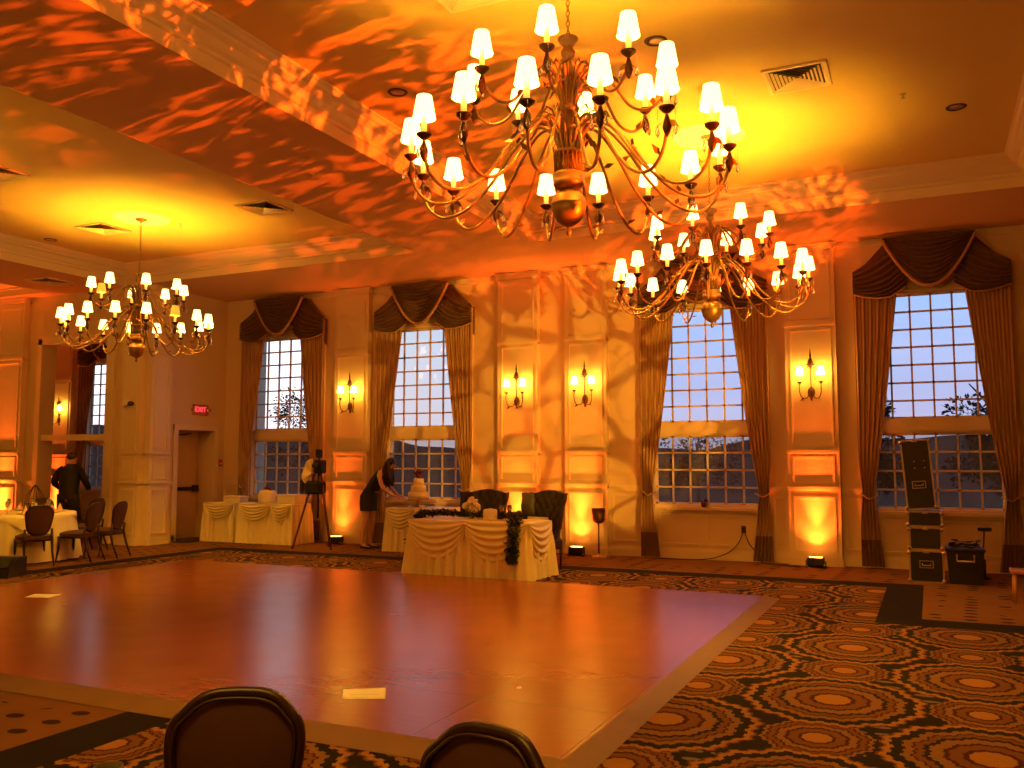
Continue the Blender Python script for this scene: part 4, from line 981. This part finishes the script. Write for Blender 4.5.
b = MB(); b.lathe([(.04, .012), (.04, .14), (0, .145)], (0, 0, 0), 12); b.build('candle', clothw, lan)
b = MB()
for q in range(60): a = random.uniform(0, 6.28); b.leaf((.1 * math.cos(a), .1 * math.sin(a), .02), (math.cos(a), math.sin(a), random.uniform(.1, .9)), .09, .03)
b.build('leaf_ring', greenm, lan)
for k in range(9):
    a = k * 2 * PI / 9 + .3; p = Vector(DT) + Vector((math.cos(a), math.sin(a))) * .66; q_ = Vector(DT) + Vector((math.cos(a + .28), math.sin(a + .28))) * .52
    pl = thing('dinner_plate', 'white plate with folded pink napkin set round the far left table', 'plate', (p.x, p.y, .754), a, 'place settings on the far left table')
    b = MB(); b.lathe([(.07, 0), (.13, .012), (.135, .016), (.07, .006), (0, .005)], (0, 0, 0), 20); b.build('plate_rim', whitem, pl)
    b = MB(); b.add([(-.05, -.05, .008), (.05, -.05, .008), (.05, .05, .008), (-.05, .05, .008), (0, 0, .14)], [(0, 1, 4), (1, 2, 4), (2, 3, 4), (3, 0, 4), (3, 2, 1, 0)]); b.build('folded_napkin', napk, pl)
    dup(wg, (q_.x, q_.y, .754), 0, 'stemmed water glass set round the far left table', None, 'glasses on the far left table')

# ------------------------------------------------------------------ people
def skin_body(name, joints, bones, m, parent, root_i=0, sub=2):
    """joints: list of ((x,y,z), radius)"""
    me = bpy.data.meshes.new(name); me.from_pydata([j[0] for j in joints], bones, []); me.materials.append(m)
    o = bpy.data.objects.new(name, me); COL.objects.link(o); o.parent = parent
    sk = o.modifiers.new('skin', 'SKIN'); sk.use_smooth_shade = True
    for i, j in enumerate(joints):
        r = j[1]; me.skin_vertices[0].data[i].radius = (r, r) if not isinstance(r, tuple) else r
    me.skin_vertices[0].data[root_i].use_root = True
    s = o.modifiers.new('sub', 'SUBSURF'); s.levels = sub; s.render_levels = sub
    return o
def hand_joints(J, B, wrist, palm_dir, side_dir, curl, s=1.0):
    """palm, four fingers and thumb grown from wrist vertex index"""
    w = Vector(J[wrist][0]); pd = Vector(palm_dir).normalized(); sd = Vector(side_dir).normalized(); cl = Vector(curl).normalized()
    k0 = len(J); J.append((tuple(w + pd * .045 * s), .022 * s)); B.append((wrist, k0))
    for i, (off, L) in enumerate(((-.030, .070), (-.010, .080), (.010, .076), (.030, .060))):
        a = w + pd * .085 * s + sd * off * s; b_ = a + (pd * .8 + cl * .35).normalized() * L * .5 * s; c = b_ + (pd * .5 + cl * .8).normalized() * L * .5 * s
        k = len(J); J += [(tuple(a), .0095 * s), (tuple(b_), .0085 * s), (tuple(c), .007 * s)]; B += [(k0, k), (k, k + 1), (k + 1, k + 2)]
    a = w + pd * .035 * s - sd * .035 * s; b_ = a + (pd * .6 - sd * .6 + cl * .3).normalized() * .04 * s
    k = len(J); J += [(tuple(a), .011 * s), (tuple(b_), .009 * s)]; B += [(k0, k), (k, k + 1)]

# bending woman, local frame: +x is the way she faces (to the right), z up
wo = thing('person', 'woman in a short black dress bending over the cake table', 'person', (-9.30, 13.72, 0), math.radians(8))
J = [((0, 0, .93), .125), ((.08, 0, 1.08), .105), ((.20, 0, 1.26), .115), ((.28, 0, 1.38), .085), ((.34, 0, 1.44), .045), ((.42, 0, 1.50), .076), ((.445, 0, 1.56), .072),
     ((.0, .09, .84), .085), ((.03, .09, .50), .058), ((.0, .09, .30), .054), ((-.02, .09, .09), .033), ((.08, .09, .03), .030), ((.16, .09, .02), .022),
     ((-.02, -.09, .84), .085), ((-.02, -.09, .50), .058), ((-.08, -.09, .30), .054), ((-.10, -.09, .09), .033), ((.0, -.09, .03), .030), ((.08, -.09, .02), .022),
     ((.27, .17, 1.33), .048), ((.33, .21, 1.10), .038), ((.50, .18, .95), .026),
     ((.27, -.17, 1.33), .048), ((.36, -.21, 1.10), .038), ((.55, -.18, .97), .026),
     ((.515, 0, 1.53), .018), ((.50, 0, 1.49), .018), ((.41, .085, 1.53), .012), ((.41, -.085, 1.53), .012)]
B = [(0, 1), (1, 2), (2, 3), (3, 4), (4, 5), (5, 6), (0, 7), (7, 8), (8, 9), (9, 10), (10, 11), (11, 12), (0, 13), (13, 14), (14, 15), (15, 16), (16, 17), (17, 18), (3, 19), (19, 20), (20, 21), (3, 22), (22, 23), (23, 24), (5, 25), (5, 26), (5, 27), (5, 28)]
hand_joints(J, B, 21, (1, -.1, -.2), (0, 1, 0), (0, 0, -1)); hand_joints(J, B, 24, (1, .1, -.2), (0, -1, 0), (0, 0, -1))
skin_body('body', J, B, skin, wo)
def ringloft(mb, rings, n=24):
    """rings: (centre xyz, rx, ry, tilt about y)"""
    def fn(u, v):
        i = min(len(rings) - 1.0001, v * (len(rings) - 1)); k = int(i); t = i - k
        c = Vector(rings[k][0]).lerp(Vector(rings[k + 1][0]), t); rx = rings[k][1] * (1 - t) + rings[k + 1][1] * t; ry = rings[k][2] * (1 - t) + rings[k + 1][2] * t; ti = rings[k][3] * (1 - t) + rings[k + 1][3] * t
        p = Vector((rx * math.cos(2 * PI * u), ry * math.sin(2 * PI * u), 0)); p.rotate(Matrix.Rotation(ti, 3, 'Y')); return tuple(c + p)
    mb.surf(fn, n, 4 * (len(rings) - 1), True, closed=True)
b = MB(); ringloft(b, [((0, 0, .68), .15, .19, 0), ((-.01, 0, .80), .155, .195, .1), ((-.01, 0, .93), .15, .18, .2), ((.06, 0, 1.07), .115, .145, .5), ((.16, 0, 1.22), .125, .16, .55), ((.24, 0, 1.34), .10, .17, .6), ((.30, 0, 1.40), .055, .10, .6)]); b.build('black_dress', blackfab, wo)
b = MB()
b.ball((.425, 0, 1.555), .095, .092, .095)
for q in range(110):
    y = random.uniform(-.09, .09); x = random.uniform(-.05, .05)
    b.tube([(.45 + x * .8, y, 1.62 - abs(y) * .5), (.40 + x * .6, y * 1.25, 1.56), (.38 + x, y * 1.3, 1.44), (.37 + x * 1.6, y * 1.3, 1.29), (.39 + x * 1.6, y * 1.2, random.uniform(1.10, 1.22))], [.016, .018, .018, .014, .004], 4)
b.build('long_hair', hairm, wo)
for sy in (-1, 1):
    x0 = .09 if sy > 0 else .01
    b = MB(); b.tube([(x0 - .12, sy * .09, .035), (x0 - .02, sy * .09, .025), (x0 + .09, sy * .09, .018)], [.035, .040, .025], 8, flat=.7); b.tube([(x0 - .13, sy * .09, .04), (x0 - .13, sy * .09, 0)], .01, 6); b.build('black_shoe', blackm, wo)

# man with his back to us; local +y is away from the camera
mp = cw(-8.42, 17.0)
mn = thing('person', 'man in a black shirt seen from behind at the opening', 'person', (mp.x, mp.y, 0), math.radians(25))
J = [((0, 0, .96), .10), ((0, .02, 1.15), .095), ((0, .04, 1.32), .10), ((0, .06, 1.43), .075), ((0, .09, 1.53), .058), ((0, .11, 1.61), .088), ((0, .11, 1.69), .082),
     ((.10, 0, .86), .08), ((.11, .02, .50), .072), ((.11, 0, .28), .062), ((.11, -.03, .09), .04), ((.12, .08, .04), .04), ((.12, .16, .03), .03),
     ((-.10, 0, .86), .08), ((-.11, .02, .50), .072), ((-.11, 0, .28), .062), ((-.11, -.03, .09), .04), ((-.12, .08, .04), .04), ((-.12, .16, .03), .03),
     ((.17, .05, 1.40), .045), ((.29, .06, 1.18), .040), ((.26, .26, 1.05), .034), ((-.17, .05, 1.40), .045), ((-.29, .06, 1.18), .040), ((-.25, .26, 1.05), .034),
     ((0, .21, 1.61), .018), ((.09, .11, 1.61), .014), ((-.09, .11, 1.61), .014)]
B = [(0, 1), (1, 2), (2, 3), (3, 4), (4, 5), (5, 6), (0, 7), (7, 8), (8, 9), (9, 10), (10, 11), (11, 12), (0, 13), (13, 14), (14, 15), (15, 16), (16, 17), (17, 18), (3, 19), (19, 20), (20, 21), (3, 22), (22, 23), (23, 24), (5, 25), (5, 26), (5, 27)]
hand_joints(J, B, 21, (-.3, 1, -.2), (1, 0, 0), (0, 0, -1)); hand_joints(J, B, 24, (.3, 1, -.2), (-1, 0, 0), (0, 0, -1))
skin_body('body', J, B, skin, mn)
J2 = [(0, 0, .86, .185, .15), (0, .01, 1.05, .175, .145), (0, .03, 1.22, .19, .15), (0, .045, 1.36, .21, .145), (0, .055, 1.44, .185, .12), (0, .075, 1.50, .10, .09), (0, .085, 1.53, .07, .07)]
b = MB(); ringloft(b, [((x, y, z), rx, ry, 0) for x, y, z, rx, ry in J2]); 
for sx in (-1, 1): b.tube(sm_curve([(sx * .13, .05, 1.42), (sx * .20, .05, 1.37), (sx * .30, .06, 1.18), (sx * .27, .24, 1.06)], 4), [.085, .08, .078, .074, .072, .07, .068, .066, .062, .058, .054, .05, .048], 10)
b.build('black_shirt', blackfab, mn)
for sx in (-1, 1):
    b = MB(); b.tube([(sx * .085, 0, .95), (sx * .105, .01, .70), (sx * .11, .02, .50), (sx * .11, .0, .28), (sx * .11, -.02, .06)], [.115, .10, .085, .078, .07], 12); b.build('black_trouser_leg', blackfab, mn)
    b = MB(); b.tube([(sx * .115, -.07, .04), (sx * .12, .06, .04), (sx * .12, .19, .03)], [.04, .045, .03], 8, flat=.8); b.build('black_shoe', blackm, mn)
b = MB(); b.ball((0, .095, 1.675), .094, .10, .088); b.build('short_hair', hairm, mn)

# ------------------------------------------------------------------ outdoors
mb = MB(); mb.surf(lambda u, v: (-160 + 260 * u, 17.2 + 120 * v ** 1.6, -1.2 - 2.5 * math.sin(PI * min(1, v * 1.2)) + .3 * math.sin(u * 60) * v), 60, 24)
o = mb.build('trim_14', hillm); o.name = 'outdoor_ground'; o['kind'] = 'structure'
def hill(u, v):
    x = -200 + 320 * u; h = 6.2 + 2.0 * math.sin(u * 9 + 1) + .7 * math.sin(u * 47) + .35 * math.sin(u * 131); h *= (1.25 - .55 * u)
    return (x, 120 + 40 * v, -4 + (h + 3.4) * math.sin(PI * .5 * min(1, v * 1.2)))
mb = MB(); mb.surf(hill, 160, 10); o = mb.build('outdoor_hills', hillm); o['kind'] = 'structure'
def tree(x, y, h, r, label, n=6000, z0=-1.5, wid=1.0):
    t = thing('tree', label, 'tree', (x, y, z0)); b = MB(); b.tube([(0, 0, 0), (.1, 0, h * .4), (0, 0, h * .85)], [h * .035, h * .02, h * .006], 8)
    for q in range(9): a = random.uniform(0, 6.28); z = h * random.uniform(.35, .75); b.tube([(0, 0, z), (math.cos(a) * r * .4, math.sin(a) * r * .4, z + h * .12), (math.cos(a) * r * .7, math.sin(a) * r * .7, z + h * .2)], [h * .012, h * .007, h * .003], 5)
    b.build('trunk', barkm, t); c = MB()
    blobs = [(random.gauss(0, .45) * r, random.gauss(0, .45) * r, h * random.uniform(.45, .92)) for _ in range(16)]
    for _ in range(n):
        bx, by, bz = random.choice(blobs); d = Vector((random.gauss(0, 1), random.gauss(0, 1), random.gauss(0, .7))).normalized() * random.uniform(.3, 1) * r * .38
        c.leaf((bx + d.x, by + d.y, bz + d.z), d, random.uniform(.09, .19), random.uniform(.05, .11))
    c.build('crown', leafm, t)
tree(-26.5, 36, 6.8, 2.6, 'bushy tree outside the first window at its left side')
tree(-1.75, 26, 5.4, 1.1, 'small tree outside the fourth window at its left edge', 3500)
tree(1.9, 27, 5.5, 1.6, 'tree outside the fourth window at its right edge', 5000)
tree(-10.5, 44, 4.6, 2.2, 'low tree outside behind the third window', 3000)
# ------------------------------------------------------------------ world : evening sky
w = bpy.data.worlds.new('evening_sky'); S.world = w; w.use_nodes = True; nt = w.node_tree; bg = nt.nodes['Background']
g = coord(nt, 'Generated'); sep = nt.nodes.new('ShaderNodeSeparateXYZ'); nt.links.new(g, sep.inputs[0]); X, Y_, Z = [V(nt, sep.outputs[i]) for i in range(3)]
zen = ramp(nt, Z, [(0, (.52, .46, .62)), (.06, (.46, .47, .74)), (.16, (.36, .52, .92)), (.5, (.22, .36, .80))], False)
wes = ramp(nt, Z, [(0, (.75, .58, .60)), (.08, (.68, .65, .70)), (.22, (.54, .66, .71)), (.6, (.4, .55, .75))], False)
cl = sstep(noise(nt, mapping(nt, g, (2, 2, 7)), 3, 4), .4, .7)
tw = sstep(X * -1, .18, .66)
sky = mix(nt, tw, zen, wes); sky = mix(nt, cl * .12, sky, (.9, .8, .85))
nt.links.new(sky, bg.inputs[0]); nt.links.new((sstep(X * -1, .52, .63) * 1.3 + 1.32).s, bg.inputs[1])

# ------------------------------------------------------------------ camera
cam = bpy.data.cameras.new('camera'); co = bpy.data.objects.new('camera', cam); COL.objects.link(co); S.camera = co
cam.sensor_width = 36; cam.lens = 36 * 890 / 1024; cam.clip_end = 600; cam.clip_start = .05
co.location = (0, 0, 1.6); co.rotation_euler = (PI / 2 + math.atan(76 / 890), 0, math.radians(25.0777))
S.view_settings.view_transform = 'Standard'; S.view_settings.look = 'None'; S.view_settings.exposure = 0; S.view_settings.gamma = 1; S.view_settings.use_curve_mapping = False
S.cycles.use_denoising = True
S.cycles.max_bounces = 8; S.cycles.diffuse_bounces = 4; S.cycles.glossy_bounces = 3; S.cycles.transparent_max_bounces = 12
S.cycles.sample_clamp_indirect = 6; S.cycles.use_light_tree = True
S.cycles.caustics_reflective = False; S.cycles.caustics_refractive = False
